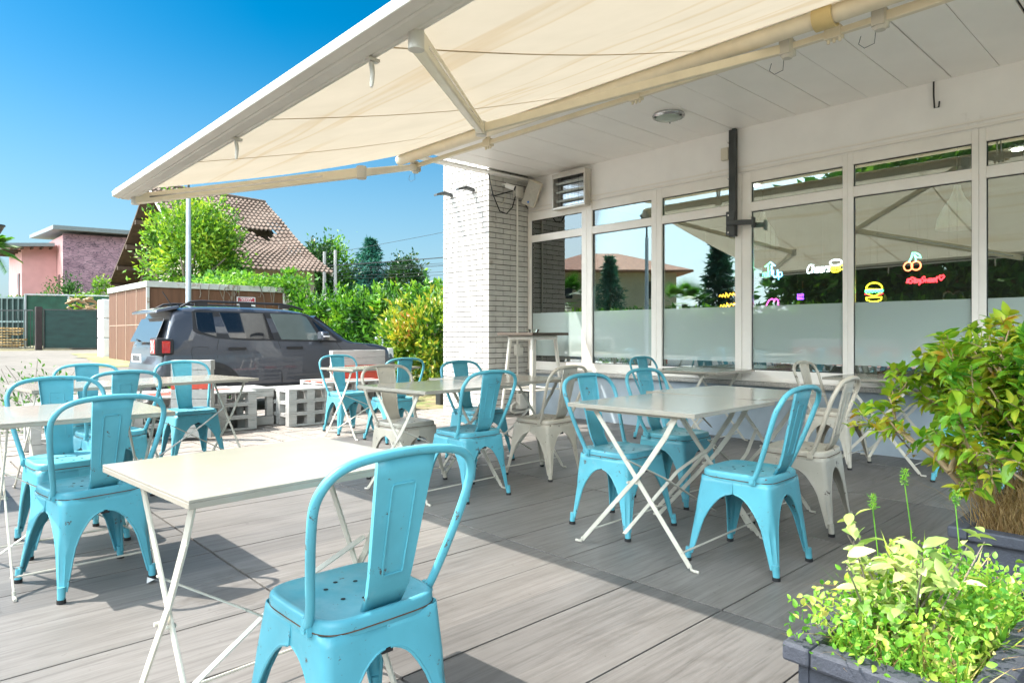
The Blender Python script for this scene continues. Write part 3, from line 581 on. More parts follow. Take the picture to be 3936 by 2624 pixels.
def arm(sh, el, fr):
    sh, el, fr = Vector(sh), Vector(el), Vector(fr)
    a = MB(); a.bar(sh, el, .045, .062); o = ap(a, 'folding_arm', M['awnmetal'], bevel=.008)
    def sp_(b, n, mt=M['awnmetal'], **k):
        q = b.build(n, mt, o, **k); q.matrix_parent_inverse = Matrix.Translation((0, 0, 0)); return q
    sp_(MB().bar(el, fr, .052, .075), 'forearm', bevel=.008)
    d = (fr - el).normalized(); sp_(MB().bar(el + d * .3 - Vector((0, 0, .0)), fr - d * .12, .054, .012), 'groove', M['chrome'])
    sp_(MB().cyl(el - Vector((0, 0, .05)), el + Vector((0, 0, .05)), .04, 16), 'elbow_joint', M['awnbar'], smooth=40, bevel=.006)
    kn = MB(); kn.lathe(sh, [(0, -.075), (.03, -.07), (.05, -.04), (.05, .03), (.035, .06), (0, .062)], 18); kn.bb(sh.x - .05, sh.x + .05, sh.y - .035, sh.y + .035, sh.z - .05, sh.z + .05)
    sp_(kn, 'shoulder_joint', M['awnbar'], smooth=40)
    wl_ = MB(); wl_.tube([sh + Vector((.01, .03, -.07)), sh + Vector((.02, .04, -.13)), sh + Vector((.0, .09, -.15)), sh + Vector((-.01, .12, -.12)), sh + Vector((0, .11, -.07))], .0022, 5); sp_(wl_, 'safety_wire', M['dkmetal'])
    fj = MB(); fj.cyl(fr + Vector((0, 0, -.04)), fr + Vector((0, 0, .035)), .03, 14); fj.bar(fr + Vector((-.02, 0, .05)), fr + Vector((-.06, 0, .055)), .07, .03); sp_(fj, 'front_joint', M['awnbar'], smooth=40)
arm((4.385, 6.30, 2.975), (2.75, 4.69, 2.36), (1.42, 5.80, 2.13))
arm((4.385, 2.02, 2.985), (3.11, 3.66, 2.55), (1.43, 2.05, 2.17))
arm((4.385, 1.45, 2.985), (4.16, -.75, 2.93), (4.06, .95, 2.90))
ap(MB().loft([[(3.96 + px, y, 2.92 + pz) for px, pz in prof] for y in (1.12, -3.3)]), 'front_bar', M['awnbar'], smooth=30, bevel=.004)
ap(MB().cyl((4.25, .60, 3.045), (4.25, -3.3, 3.045), .062, 24), 'roller_tube', M['canvas'], smooth=60)
ap(MB().bb(4.10, 4.44, -3.3, 6.45, 3.198, 3.225), 'hood', M['awnmetal'], bevel=.004)
for y in (2.345, 3.757):
    hk = MB(); hk.bar((1.40, y, zbar(y) - .04), (1.45, y, zbar(y) - .042), .03, .012); hk.tube([(1.42, y, zbar(y) - .05), (1.425, y, zbar(y) - .09), (1.422, y, zbar(y) - .13), (1.42, y, zbar(y) - .15)], [.011, .010, .009, .006], 8)
    ap(hk, 'drop_hook', M['awnbar'], smooth=50)
# ------------------------------------------------------------------ steel chairs
def leg_mb(sx, sy):
    b = MB(); za = .345; fx = .222 if sy > 0 else .190; fy = .218
    zs = [.412, .385, .36, .3455, .3445, .342, .336, .325, .31, .285, .25, .21, .17, .13, .09, .06, .042]
    rings = []; rim = [[], []]
    for z in zs:
        t = (.412 - z) / .412; cx, cy = .1705 + (fx - .1705) * t, .1705 + (fy - .1705) * t; rad = .028 * (1 - t) + .012 * t
        wl_ = .023 + (.066 - .023) * max(0, min(1, (z - .03) / .25)); L = []
        for c_ in (cx, cy):
            if z > za: L.append(c_)
            else:
                q = min(1, (za - z) / .15); L.append(c_ - (c_ - wl_) * math.sqrt(1 - (1 - q) ** 2))
        fl = .011 * max(0, 1 - ((z - .15) / .11) ** 2) if .05 < z < .27 else 0
        ring = [(cx - L[0], cy - .009, z), (cx - L[0], cy, z), (cx - max(L[0] * .55, rad), cy, z)]
        for k in range(5):
            a = math.pi / 2 * (1 - k / 4); q = fl * (1, .9, 1.0, .9, 1)[k] if k in (1, 2, 3) else 0
            ring.append((cx - rad + rad * math.cos(a) - q * .7, cy - rad + rad * math.sin(a) - q * .7, z))
        ring += [(cx, cy - max(L[1] * .55, rad), z), (cx, cy - L[1], z), (cx - .009, cy - L[1], z)]
        rings.append([(x * sx, y * sy, z_) for x, y, z_ in ring])
        if z <= za: rim[0].append(((cx - L[0]) * sx, (cy - .003) * sy, z)); rim[1].append(((cx - .003) * sx, (cy - L[1]) * sy, z))
    b.loft(rings, caps=False, ringclosed=False)
    for r_ in rim: b.tube(r_, .0048, 6)
    t = .37 / .412; cx, cy = (.176 + (fx - .176) * .9 - .009) * sx, (.176 + (fy - .176) * .9 - .009) * sy
    b.cyl((cx, cy, .065), ((fx - .008) * sx, (fy - .008) * sy, .012), .0165, 12, .0145)
    return b, ((fx - .008) * sx, (fy - .008) * sy)
def superell(a, b_, n=5.0, N=44):
    out = []
    for k in range(N):
        t = 2 * math.pi * k / N; c, s_ = math.cos(t), math.sin(t)
        out.append((a * math.copysign(abs(c) ** (2 / n), c), b_ * math.copysign(abs(s_) ** (2 / n), s_)))
    return out
def hoop_pts():
    P = [(.180, -.100, .428), (.182, -.120, .460), (.202, -.160, .56), (.219, -.196, .66), (.226, -.222, .735), (.217, -.240, .778), (.190, -.252, .812), (.144, -.259, .832), (.075, -.264, .842), (0, -.265, .845)]
    Q = P + [(-x, y, z) for x, y, z in P[:-1][::-1]]; Q = [Vector(q) for q in Q]; out = []
    for i in range(len(Q) - 1):
        p0, p1, p2, p3 = Q[max(i - 1, 0)], Q[i], Q[i + 1], Q[min(i + 2, len(Q) - 1)]
        for k in range(4):
            t = k / 4; out.append(.5 * (2 * p1 + (p2 - p0) * t + (2 * p0 - 5 * p1 + 4 * p2 - p3) * t * t + (3 * p1 - p0 - 3 * p2 + p3) * t ** 3))
    return out + [Q[-1]]
M['hole'] = paint('dark_drain_hole', (.012, .02, .022), .8, .1)
def make_chair(mt):
    t = thing('steel_chair', 'x', 'chair')
    s = MB(); prof = [(.984, .400), (.988, .412), (1.0, .4135), (1.0, .428), (.992, .437), (.965, .443), (.93, .4445), (.89, .442), (.84, .4385), (.5, .436), (.2, .435)]
    rings = [[(x * k, y * k, z - .004 * max(0, -y * 3) * 0) for x, y in superell(.177, .177)] for k, z in prof]
    s.loft(rings, caps=False); n0 = len(s.v); s.add([(0, 0, .435)], []); o = n0 - 44
    for k in range(44): s.f.append([o + k, o + (k + 1) % 44, n0]); s.m.append(0)
    s.k = 1
    for x, y in ((-.045, -.045), (.045, -.045), (-.045, .045), (.045, .045), (0, -.075), (0, .075)): s.lathe((x, y + .01, .4367), [(0, .0), (.0065, .0), (.0065, .0008), (0, .0008)], 10)
    s.k = 2
    s.tube([(x * 1.0, y * 1.0, .4125) for x, y in superell(.1758, .1758)], .0026, 5, closed=True); s.k = 0
    s.build('seat', [mt, M['hole'], M['rust']], t, 40)
    for sx in (-1, 1):
        for sy in (-1, 1):
            b, (fx, fy) = leg_mb(sx, sy); lg = b.build('leg', mt, t, 45, solid=.0022)
            MB().cyl((fx, fy, 0), (fx * .998, fy * .998, .016), .0175, 12).build('rubber_foot', M['rubber'], lg, 50)
    h = MB(); hp_ = hoop_pts(); h.tube(hp_, .0118, 10)
    for sx in (-1, 1):
        h.box((.179 * sx, -.098, .424), (.012, .030, .040), 0); h.cyl((.179 * sx, -.098, .42), (.191 * sx, -.098, .42), .010, 10)
    h.build('back_hoop', mt, t, 50, bevel=0)
    pn = MB(); rows = []
    for i in range(9):
        v = i / 8; z = .836 - v * (.836 - .438); hw = .083 - .026 * v; y = -.2495 + (.105) * (v ** 1.0) + (.012 * max(0, (v - .8) / .2) ** 2); y = -.262 + .093 * v + .0 if v < .8 else -.262 + .093 * v + .02 * ((v - .8) / .2) ** 2
        rows.append([(-hw, y + .012, z), (-hw, y, z), (-hw * .5, y - .001, z), (hw * .5, y - .001, z), (hw, y, z), (hw, y + .012, z)])
    pn.loft(rows, caps=False, ringclosed=False)
    def py(z): v = (.836 - z) / .408; return (-.262 + .093 * v if v < .8 else -.262 + .093 * v + .02 * ((v - .8) / .2) ** 2) - .001
    def pw(z): return .083 - .026 * (.836 - z) / .408
    rect = [(s_ * .42, z) for s_, z in ((-1, .76), (-1, .74))]
    ol = []
    for z in (.765, .757): ol.append((-1, z))
    loop = [(-.36, .765), (.36, .765), (.42, .762), (.44, .752), (.46, .66), (.47, .54), (.43, .532), (-.43, .532), (-.47, .54), (-.46, .66), (-.44, .752), (-.42, .762)]
    for off in (-.0008, .0030): pn.tube([(fx * pw(z), py(z) + off - .0006, z) for fx, z in loop], .0024, 5, closed=True)
    pn.build('back_panel', mt, t, 40, solid=.002)
    br = MB()
    for a in (1, -1): br.bar((-.155, -.155 * a, .352), (.155, .155 * a, .352 + .003 * a), .018, .003)
    bo = br.build('brace', mt, t)
    for x, y in ((0, .168), (0, -.168)): MB().box((x, y, .340), (.034, .014, .022)).build('bumper_pad', M['rubber'], bo, bevel=.003)
    return t
teal0, cream0 = make_chair(M['teal']), make_chair(M['cream'])
used = set()
def chair(kind, x, y, deg, label, z=0):
    src = teal0 if kind == 't' else cream0
    if kind in used: o = copy_tree(src)
    else: o = src; used.add(kind)
    o.location = (x, y, z); o.rotation_euler = (0, 0, R(deg)); o.scale = (1, 1, 1); o['label'] = label; o['category'] = 'chair'
    o['group'] = 'turquoise metal chairs on the terrace' if kind == 't' else 'cream metal chairs on the terrace'
    return o
# deg 0: the sitter looks along +Y; 180: along -Y
chair('t', .885, 1.56, 1, 'turquoise chair nearest the camera, back turned, at the foreground table').scale = (.965, .965, .965)
chair('t', .665, 3.46, 9, 'turquoise chair on the left, back turned, at the table left of the foreground table').scale = (.975, .975, .975)
chair('t', .71, 4.18, 184, 'turquoise chair at the far left facing us across its table')
chair('t', 1.11, 5.15, 8, 'turquoise chair with back turned, in front of the joined tables beside the pallets')
chair('t', 1.93, 6.12, 180, 'turquoise chair facing us in front of the striped pallet backrest')
chair('t', 1.17, 5.98, 178, 'farthest left turquoise chair facing us behind the joined tables')
chair('t', 3.79, 6.76, 178, 'turquoise chair with chipped black top facing us before the striped bench')
chair('t', 3.82, 5.89, -4, 'turquoise chair with back turned beyond the cream chair, near the hedge')
chair('c', 2.85, 4.23, 182, 'cream chair facing us behind the middle table')
chair('t', 2.91, 3.56, 0, 'turquoise chair with back turned at the middle table')
chair('c', 3.76, 3.66, 4, 'cream chair with back turned beside the bar table')
chair('t', 3.76, 4.46, 180, 'turquoise chair facing us in front of the brick pillar')
chair('t', 3.07, 2.38, 180, 'turquoise chair on the left side of the large shaded table')
chair('t', 3.85, 2.53, 181, 'turquoise chair between the shaded table and the window wall')
chair('t', 3.05, 1.59, 2, 'turquoise chair on the right side of the large shaded table, back turned')
chair('c', 3.88, 1.70, 6, 'cream chair with back turned behind the right turquoise chair')
chair('c', 5.88, 2.31, 180, 'cream chair by the windows facing us below the hamburger sign')
chair('t', 5.86, 1.30, 0, 'turquoise chair half hidden behind the potted shrub')
chair('t', 5.92, 4.06, 180, 'farthest right turquoise chair facing us against the third window')

# ------------------------------------------------------------------ folding tables
def table(x, y, sx, sy, deg, label, flip=1):
    t = thing('folding_table', label, 'table', (x, y, 0), R(deg), 'cream folding tables on the terrace'); H = .73
    tp = MB(); tp.bb(-sx / 2, sx / 2, -sy / 2, sy / 2, H - .007, H)
    e = .003
    tp.bb(-sx / 2, sx / 2, -sy / 2, -sy / 2 + e, H - .021, H - .0072).bb(-sx / 2, sx / 2, sy / 2 - e, sy / 2, H - .021, H - .0072).bb(-sx / 2, -sx / 2 + e, -sy / 2 + e, sy / 2 - e, H - .021, H - .0072).bb(sx / 2 - e, sx / 2, -sy / 2 + e, sy / 2 - e, H - .021, H - .0072)
    tp.build('tabletop', M['tabletop'], t, bevel=.0025)
    hy = min(sy * .42, .31)
    for k, xx in enumerate((-sx / 2 + .055, sx / 2 - .055)):
        sgn = 1 if k == 0 else -1
        for q in (1, -1):
            l = MB(); xo = xx + sgn * (.008 if q == 1 else -.006)
            top, kn, ft = (xo, q * hy * .82, H - .03), (xo, q * hy * .60, H - .13), (xo, -q * hy, .018)
            if q == -1: l.bar((xo, q * hy * .82, H - .012), kn, .007, .026, (0, 1, 0)); l.bar(kn, (xo, q * hy * .18, .42), .007, .026, (0, 1, 0)); l.bar((xo, q * hy * .18, .42), ft, .007, .022, (0, 1, 0))
            else: l.bar((xo, q * hy * .82, H - .012), ft, .007, .023, (0, 1, 0))
            l.tube([(xo, -q * hy, .03), (xo, -q * (hy + .008), .008), (xo, -q * (hy + .045), .006)], .0075, 6)
            l.cyl((xo - .012, 0 - q * .02, .36), (xo + .012, -q * .02, .36), .006, 8)
            l.build('leg', M['tableleg'], t, bevel=.0015)
        MB().bb(xx - .02, xx + .02, -hy * .9, hy * .9, H - .036, H - .0265).build('cross_rail', M['tableleg'], t)
    X0, X1 = -sx / 2 + .055, sx / 2 - .055
    for yy in (-hy * .86, hy * .86):
        MB().cyl((X0, yy, .075), (X1, yy, .075), .0045, 6).build('stretcher_rod', M['tableleg'], t)
    b1 = MB(); m1 = (sx * -.12, -.015 * flip, .345)
    b1.bar((X0, .05 * flip, .47), m1, .004, .022, (0, 1, 0)); b1.bar(m1, (X1, -.05 * flip, .10), .022, .004, (0, 0, 1)); b1.build('brace', M['tableleg'], t)
    b2 = MB(); m2 = (sx * .12, .03 * flip, .345)
    b2.bar((X1, -.05 * flip, .47), m2, .004, .022, (0, 1, 0)); b2.bar(m2, (X0, .05 * flip, .10), .022, .004, (0, 0, 1)); b2.build('brace', M['tableleg'], t)
    return t
table(.79, 1.84, .67, .585, 4, 'foreground cream folding table in full sun')
table(.655, 3.73, .66, .78, 0, 'cream folding table on the left with a turquoise chair back in front')
table(3.04, 2.02, .83, .74, 2, 'large cream folding table in the awning shade, nearer of two pushed together')
table(3.85, 2.11, .76, .76, -5, 'cream folding table in the shade, pushed behind the nearer shaded one', -1)
table(2.84, 3.83, .80, .76, 3, 'cream folding table in the middle with a cream chair behind')
table(3.69, 4.06, .86, .86, 1, 'cream folding table in front of the pillar, joined to the middle one', -1)
table(1.02, 5.60, .74, .72, 5, 'left cream folding table of the sunny pair by the pallets')
table(1.79, 5.74, .78, .76, 9, 'right cream folding table of the sunny pair by the pallets', -1)
table(3.89, 6.43, .88, .62, 4, 'cream folding table near the striped bench and hedge')
table(6.09, 3.72, .80, .80, 2, 'cream folding table pushed against the wall below the third window', -1)
table(6.13, 1.95, .78, .80, 0, 'cream folding table below the fifth window behind the shrub')

# bar table with glass ashtray
o = thing('bar_table', 'tall cream steel bar table with dark top beside the pillar', 'bar table', (6.0, 6.05, 0))
MB().bb(-.32, .32, -.32, .32, 1.075, 1.108).build('tabletop', weathered('dark_worn_wood_top', (.10, .075, .055), (.3, .27, .24), .62), o, bevel=.003)
M['barsteel'] = paint('cream_bar_steel', (.74, .70, .62), .4, .08, 8, dirt=(.3, .2, .1), dscale=30, dcut=.72)
ap_ = MB().bb(-.23, .23, -.23, .23, 1.02, 1.074); ap_.build('apron', M['barsteel'], o, bevel=.02)
MB().cyl((0, 0, .02), (0, 0, 1.03), .043, 20).build('column', M['barsteel'], o, 50)
for sx in (-1, 1):
    for sy in (-1, 1):
        MB().tube([(sx * .20, sy * .20, 1.05), (sx * .235, sy * .235, .6), (sx * .285, sy * .285, .02)], [.026, .021, .016], 8).build('leg', M['barsteel'], o, 50)
st = MB()
for z, r in ((.40, .012),):
    st.tube([(.25 * x, .25 * y, z) for x, y in ((1, 1), (-1, 1), (-1, -1), (1, -1))], r, 8, closed=True)
st.tube([(-.25, -.25, .40), (0, 0, .40), (.25, .25, .40)], .010, 6); st.tube([(.25, -.25, .40), (0, 0, .40), (-.25, .25, .40)], .010, 6)
st.build('footrest', M['barsteel'], o, 50)
M['clear'] = glassmat('clear_glass', (.93, .96, .95), .03, 1.5)
tag(MB().lathe((5.97, 6.0, 1.108), [(0, .001), (.06, .001), (.072, .04), (.066, .042), (.055, .012), (0, .010)], 24).build('ashtray', M['clear'], smooth=40), 'small round glass ashtray standing on the bar table', 'ashtray')

# ------------------------------------------------------------------ pallet furniture
def pallet_part(parent, x0, y0, z0, L, W, H, along, red=(), nb=5, name='pallet'):
    """one pallet lying flat: top boards, blocks, bottom boards; boards run along x or y"""
    b = MB(); th = .020
    def put(a0, a1, c0, c1, z_0, z_1, k=0):
        b.k = k
        if along == 'x': b.bb(x0 + a0, x0 + a1, y0 + c0, y0 + c1, z_0, z_1)
        else: b.bb(x0 + c0, x0 + c1, y0 + a0, y0 + a1, z_0, z_1)
    A, B_ = (L, W) if along == 'x' else (W, L)
    bw = B_ / nb * .86
    for i in range(nb):
        c0 = i * (B_ - bw) / (nb - 1); put(0, A, c0, c0 + bw, z0 + H - th, z0 + H, 1 if i in red else 0)
    for a in (0, A / 2 - .05, A - .10):
        put(a, a + .10, 0, B_, z0 + H - 2 * th - .001, z0 + H - th - .001)
        for c in (0, B_ / 2 - .05, B_ - .10): put(a + .001, a + .099, c + .001, c + .099, z0 + th + .001, z0 + H - 2 * th - .002)
    for c in (0, B_ / 2 - .05, B_ - .10): put(0, A, c, c + .10, z0, z0 + th)
    return b.build(name, [M['pallet'], M['palletred']], parent, bevel=.003)
def stack(name, label, cat, x, y, L, W, n, along, red=(), rz=0, h=.145, group=None):
    t = thing(name, label, cat, (x, y, 0), R(rz), group)
    for i in range(n): pallet_part(t, 0, 0, i * (h + .002), L, W, h, along, red if i == n - 1 else ())
    return t
def backboard(parent, x, y, z0, W, H, rz, T=.10, red=(2,)):
    b = MB(); rot = Matrix.Rotation(R(rz), 3, 'Z'); n = int(round(H / .105)); bh = H / n; o = Vector((x, y, 0))
    def pb(x0, x1, y0, y1, z_0, z_1, k=0):
        b.k = k; c = rot @ Vector(((x0 + x1) / 2, (y0 + y1) / 2, 0)) + o; b.box((c.x, c.y, (z_0 + z_1) / 2), (x1 - x0, y1 - y0, z_1 - z_0), rot=rot)
    for i in range(n):
        pb(0, W, 0, .02, z0 + i * bh + .002, z0 + (i + 1) * bh - .002, 1 if i in red else 0)
    for x_ in (0, W / 2 - .05, W - .10): pb(x_ + .001, x_ + .099, .021, T - .022, z0, z0 + H)
    for z in (z0, z0 + H / 2 - .05, z0 + H - .10): pb(0, W, T - .021, T, z, z + .10)
    return b.build('backrest', [M['pallet'], M['palletred']], parent, bevel=.003)
t = stack('pallet_bench', 'white pallet bench with red stripes in front of the car tail', 'bench', 1.45, 7.55, .84, .95, 3, 'x', (1, 2))
backboard(t, .70, -.10, .02, .40, .80, -38, .12, (5,))
stack('pallet_stack', 'white pallet seat with one red stripe beside the striped backrest', 'pallet seat', 2.36, 7.68, .78, .95, 3, 'x', (2,))
stack('pallet_table', 'white pallet cube with three open layers on the plank deck', 'pallet table', 3.47, 7.56, .56, .62, 3, 'x')
t = thing('slatted_side_table', 'low white wooden side table with an open frame behind the pallet cube', 'side table', (3.02, 7.95, 0))
MB().bb(0, .44, 0, .6, .40, .44).bb(0, .44, 0, .022, .335, .399).build('tabletop', M['pallet'], t, bevel=.003)
for x_, y_ in ((.0, .001), (.36, .001), (.0, .52), (.36, .52)): MB().bb(x_, x_ + .08, y_ + .022, y_ + .08, .10, .399).build('leg', M['pallet'], t, bevel=.003)
MB().bb(0, .44, 0, .10, 0, .098).build('foot_beam', M['pallet'], t, bevel=.003); MB().bb(0, .44, .5, .6, 0, .098).build('foot_beam', M['pallet'], t, bevel=.003)
t = stack('striped_bench', 'white pallet bench with red striped seat and backrest before the car front', 'bench', 4.35, 8.32, .95, .80, 3, 'x', (1, 3), group=None)
backboard(t, .42, .62, .30, .86, .55, -3, .12, (1, 2))
stack('pallet_stack', 'tall white pallet stack cut by the left edge of the picture', 'pallet seat', -.42, 5.35, .80, .80, 4, 'y', (), 0, .128)
t = thing('slatted_side_table', 'low white wooden frame table behind the far left chairs', 'side table', (.95, 7.3, 0))
MB().bb(0, .6, 0, .42, .40, .44).build('tabletop', M['pallet'], t, bevel=.003)
for x_, y_ in ((.0, .0), (.52, .0), (.0, .34), (.52, .34)): MB().bb(x_, x_ + .08, y_, y_ + .08, .10, .399).build('leg', M['pallet'], t, bevel=.003)
MB().bb(0, .6, 0, .08, 0, .098).build('foot_beam', M['pallet'], t, bevel=.003); MB().bb(0, .6, .34, .42, 0, .098).build('foot_beam', M['pallet'], t, bevel=.003)
for i, (x_, y_, lb) in enumerate(((-1.9, 2.2, 'white pallet bench with a red stripe along the terrace edge, nearer one'), (-1.9, 4.6, 'white pallet bench with a red stripe along the terrace edge, further one'))):
    t = stack('edge_bench', lb, 'bench', x_, y_, .80, 2.2, 3, 'y', (1, 2), group='striped benches along the terrace edge')
    b = MB()
    for k in range(6): b.k = 1 if k in (2, 3) else 0; b.bb(.0, .03, 0, 2.2, .45 + k * .09, .45 + k * .09 + .085)
    b.build('backrest', [M['pallet'], M['palletred']], t, bevel=.003)
bk_ = MB().lathe((1.62, 7.25, 0), [(0, .002), (.075, 0), (.095, .20), (.10, .205), (.10, .215), (.09, .215), (.085, .2), (0, .19)], 22)
tag(bk_.build('bucket', paint('white_bucket_plastic', (.75, .75, .72), .4, .06), smooth=40), 'small white plastic bucket standing by the pallets', 'bucket')
pp = MB().add([(1.375, 2.57, .002), (1.40, 2.56, .014), (1.41, 2.585, .006), (1.385, 2.60, .018), (1.42, 2.57, .004)], [(0, 1, 2, 3), (1, 4, 2)])
pp.v = [(x - .54, y + .66, z) for x, y, z in pp.v]
tag(pp.build('paper_scrap', M['paper'], solid=.0008), 'small torn scrap of white paper on the paving', 'litter')

# ------------------------------------------------------------------ parked car (faces +X)
m, n, l, p = newmat('dark_blue_grey_car_paint'); M['car'] = m
p.inputs['Base Color'].default_value = (.07, .077, .095, 1); p.inputs['Metallic'].default_value = .35; p.inputs['Roughness'].default_value = .32; p.inputs['Coat Weight'].default_value = 1; p.inputs['Coat Roughness'].default_value = .02
fl_ = noise(m, coords(m, (900, 900, 900), rnd=False), 1, 1); cr_ = ramp(n, [(.35, (.060, .066, .082)), (.7, (.088, .095, .114))]); lk(m, fl_, cr_.inputs[0]); lk(m, cr_.outputs[0], p.inputs['Base Color'])
M['carglass'] = paint('tinted_car_glass', (.010, .012, .016), .02, .05, bs=0, coat=1)
M['carclear'] = glassmat('car_side_glass', (.55, .62, .60), .12, 2.0)
M['cladding'] = paint('black_car_cladding', (.022, .022, .024), .55, .1, 8, 250, .1)
M['tyre'] = paint('tyre_rubber', (.018, .018, .018), .85, .1); M['rim'] = paint('grey_alloy', (.35, .35, .36), .3, .05, metal=.8)
M['redlens'] = paint('red_tail_lens', (.50, .012, .010), .12, .1, coat=1, bs=0); M['whitelens'] = paint('clear_lens', (.75, .75, .75), .12, .05, coat=1, bs=0)
CX, CY, CZ = 2.53, 11.25, -.13
car = thing('parked_car', 'dark blue grey compact SUV parked behind the pallet benches', 'car', (CX, CY, CZ))
HW = .90
stn = [(.02, .36, .66, .74), (.05, .33, .80, .80), (.10, .31, .86, .85), (.115, .31, 1.02, .86), (.17, .31, 1.10, .87), (.26, .30, 1.36, .875), (.32, .30, 1.50, .88), (.36, .30, 1.585, .885), (.50, .29, 1.625, .89), (.80, .28, 1.648, .90), (1.3, .27, 1.66, .90), (1.9, .27, 1.655, .90), (2.35, .27, 1.635, .90), (2.62, .27, 1.60, .90), (2.80, .27, 1.53, .90), (3.05, .27, 1.34, .90), (3.26, .27, 1.17, .895), (3.40, .28, 1.10, .89), (3.65, .29, 1.085, .89), (3.95, .30, 1.06, .88), (4.15, .31, 1.01, .85), (4.26, .33, .94, .81), (4.32, .36, .82, .76), (4.34, .42, .68, .72)]
def section(zb, zt, w):
    pts = [(0, zb), (.75 * w, zb), (w - .03, zb + .04), (w, .52 if zt > .6 else zt - .1)]
    if zt > 1.08:
        k = min(1, (zt - 1.06) / .55); rw = w - .17 * k - .02
        pts += [(w + .004, .78), (w - .008, .96), (w - .035, 1.045), (w - .035 - (w - .035 - rw) * .78, 1.045 + (zt - 1.045) * .80 if zt > 1.2 else 1.045 + (zt - 1.045) * .5), (rw - .06, zt - .025), (rw * .55, zt), (0, zt + .012)]
    else:
        pts += [(w, min(.72, zt - .08)), (w - .015, zt - .10 if zt > .7 else zt - .06), (w - .045, zt - .045), (w - .10, zt - .015), (w * .72, zt - .002), (w * .4, zt + .006), (0, zt + .01)]
    return pts
def rx(x): return .28 + .745 * x if x < 1.1 else x
cb2 = MB(); rings = []
for x, zb, zt, w in stn:
    x = rx(x)
    s_ = section(zb, zt, w); rings.append([(x, -y, z) for y, z in s_] + [(x, y, z) for y, z in s_[-2:0:-1]])
cb2.loft(rings)
bo_ = cb2.build('body', M['car'], car, 32)
ss = bo_.modifiers.new('sub', 'SUBSURF'); ss.levels = 2; ss.render_levels = 2
def side(z):            # half-width of the cabin side at height z
    if z < .78: return .904
    if z < 1.045: return .904 - (z - .78) / .265 * .039
    return .865 - (z - 1.045) / .52 * .158
def spatch(name, pts, mat, off=.006, th=.012, parent=None):
    b = MB(); n_ = len(pts)
    b.add([(x, -(side(z) + off), z) for x, z in pts] + [(x, -(side(z) + off - th), z) for x, z in pts], [tuple(range(n_)), tuple(range(n_, 2 * n_))[::-1]] + [(i, (i + 1) % n_, n_ + (i + 1) % n_, n_ + i) for i in range(n_)])
    return b.build(name, mat, parent or car, bevel=.002)
spatch('window_surround', [(.80, 1.555), (.79, 1.27), (.86, 1.225), (1.12, 1.155), (1.6, 1.125), (3.15, 1.085), (3.20, 1.10), (2.70, 1.50), (2.55, 1.56), (.84, 1.575)], M['cladding'], .010, .02)
spatch('quarter_window', [(.845, 1.545), (.85, 1.29), (.90, 1.25), (1.12, 1.185), (1.09, 1.545)], M['carglass'], .016, .014)
spatch('rear_side_window', [(1.19, 1.55), (1.31, 1.165), (1.6, 1.15), (2.00, 1.14), (1.89, 1.55)], M['carglass'], .016, .014)
spatch('front_side_window', [(1.98, 1.55), (2.12, 1.135), (2.80, 1.12), (2.60, 1.50), (2.50, 1.545)], paint('pale_reflecting_car_glass', (.10, .125, .12), .03, .1, 3, bs=0, coat=1), .016, .014)
spatch('front_quarter_window', [(2.68, 1.46), (2.87, 1.12), (3.10, 1.11)], M['carglass'], .016, .014)
def line(pts, r=.005): return MB().tube([(x, -(side(z) + .004), z) for x, z in pts], r, 5)
for pts in ([(1.15, 1.15), (1.11, 1.02), (1.11, .86)], [(2.06, 1.13), (2.09, 1.0), (2.11, .45)], [(3.08, 1.08), (3.17, .95), (3.18, .48)], [(1.48, .44), (3.0, .42)]): line(pts).build('door_seam', M['black'], car)
fu = line([(.74, .96), (.76, .85), (.98, .85), (1.0, .96), (.98, 1.03), (.76, 1.03), (.74, .96)], .003); fu.build('fuel_flap', M['black'], car)
for x in (1.27, 2.19):
    h_ = MB(); h_.box((x + .13, -(side(1.0) + .030), 1.005), (.27, .022, .034)); h_.box((x + .13, -(side(.98) + .002), .985), (.12, .006, .07)); h_.build('door_handle', M['black'], car, bevel=.01)
for wx in (1.0, 3.46):
    aw_ = MB(); R0, R1 = .40, .475
    ring_o = [(wx + R1 * math.cos(R(a)) * 1.02, .34 + R1 * math.sin(R(a))) for a in range(-15, 196, 10)]; ring_i = [(wx + R0 * math.cos(R(a)), .34 + R0 * math.sin(R(a))) for a in range(195, -16, -10)]
    pts = ring_o + ring_i; k = len(ring_o)
    aw_.add([(x, -(.918), max(z, .2)) for x, z in pts] + [(x, -.88, max(z, .2)) for x, z in pts], [(i, i + 1, 2 * k - 2 - i, 2 * k - 1 - i) for i in range(k - 1)] + [(i, i + 1, 2 * k + i + 1, 2 * k + i) for i in range(k - 1)])
    aw_.build('wheel_arch', M['cladding'], car, 40)
    well = MB().cyl((wx, -.907, .345), (wx, -.55, .345), .40, 30); well.build('wheel_well', M['black'], car)
    wh = MB(); wh.lathe((0, 0, 0), [(.20, -.11), (.30, -.11), (.335, -.085), (.342, -.03), (.342, .05), (.33, .10), (.30, .112), (.215, .112), (.205, .08), (.20, -.11)], 40)
    wo_ = wh.build('wheel', M['tyre'], car, 40); wo_.location = (wx, -.80, .342); wo_.rotation_euler = (R(90), 0, 0)
    rm_ = MB(); rm_.lathe((0, 0, 0), [(0, .07), (.05, .075), (.055, .06), (.19, .085), (.213, .10), (.213, .09), (.19, .05), (0, .04)], 30)
    for q in range(5): rm_.box((.12 * math.cos(q * 1.2566), .12 * math.sin(q * 1.2566), .082), (.17, .05, .02), q * 1.2566)
    rm_.build('rim', M['rim'], wo_, 40)
spatch('sill_cladding', [(1.42, .44), (1.42, .27), (3.0, .27), (3.0, .42)], M['cladding'], .012, .03)
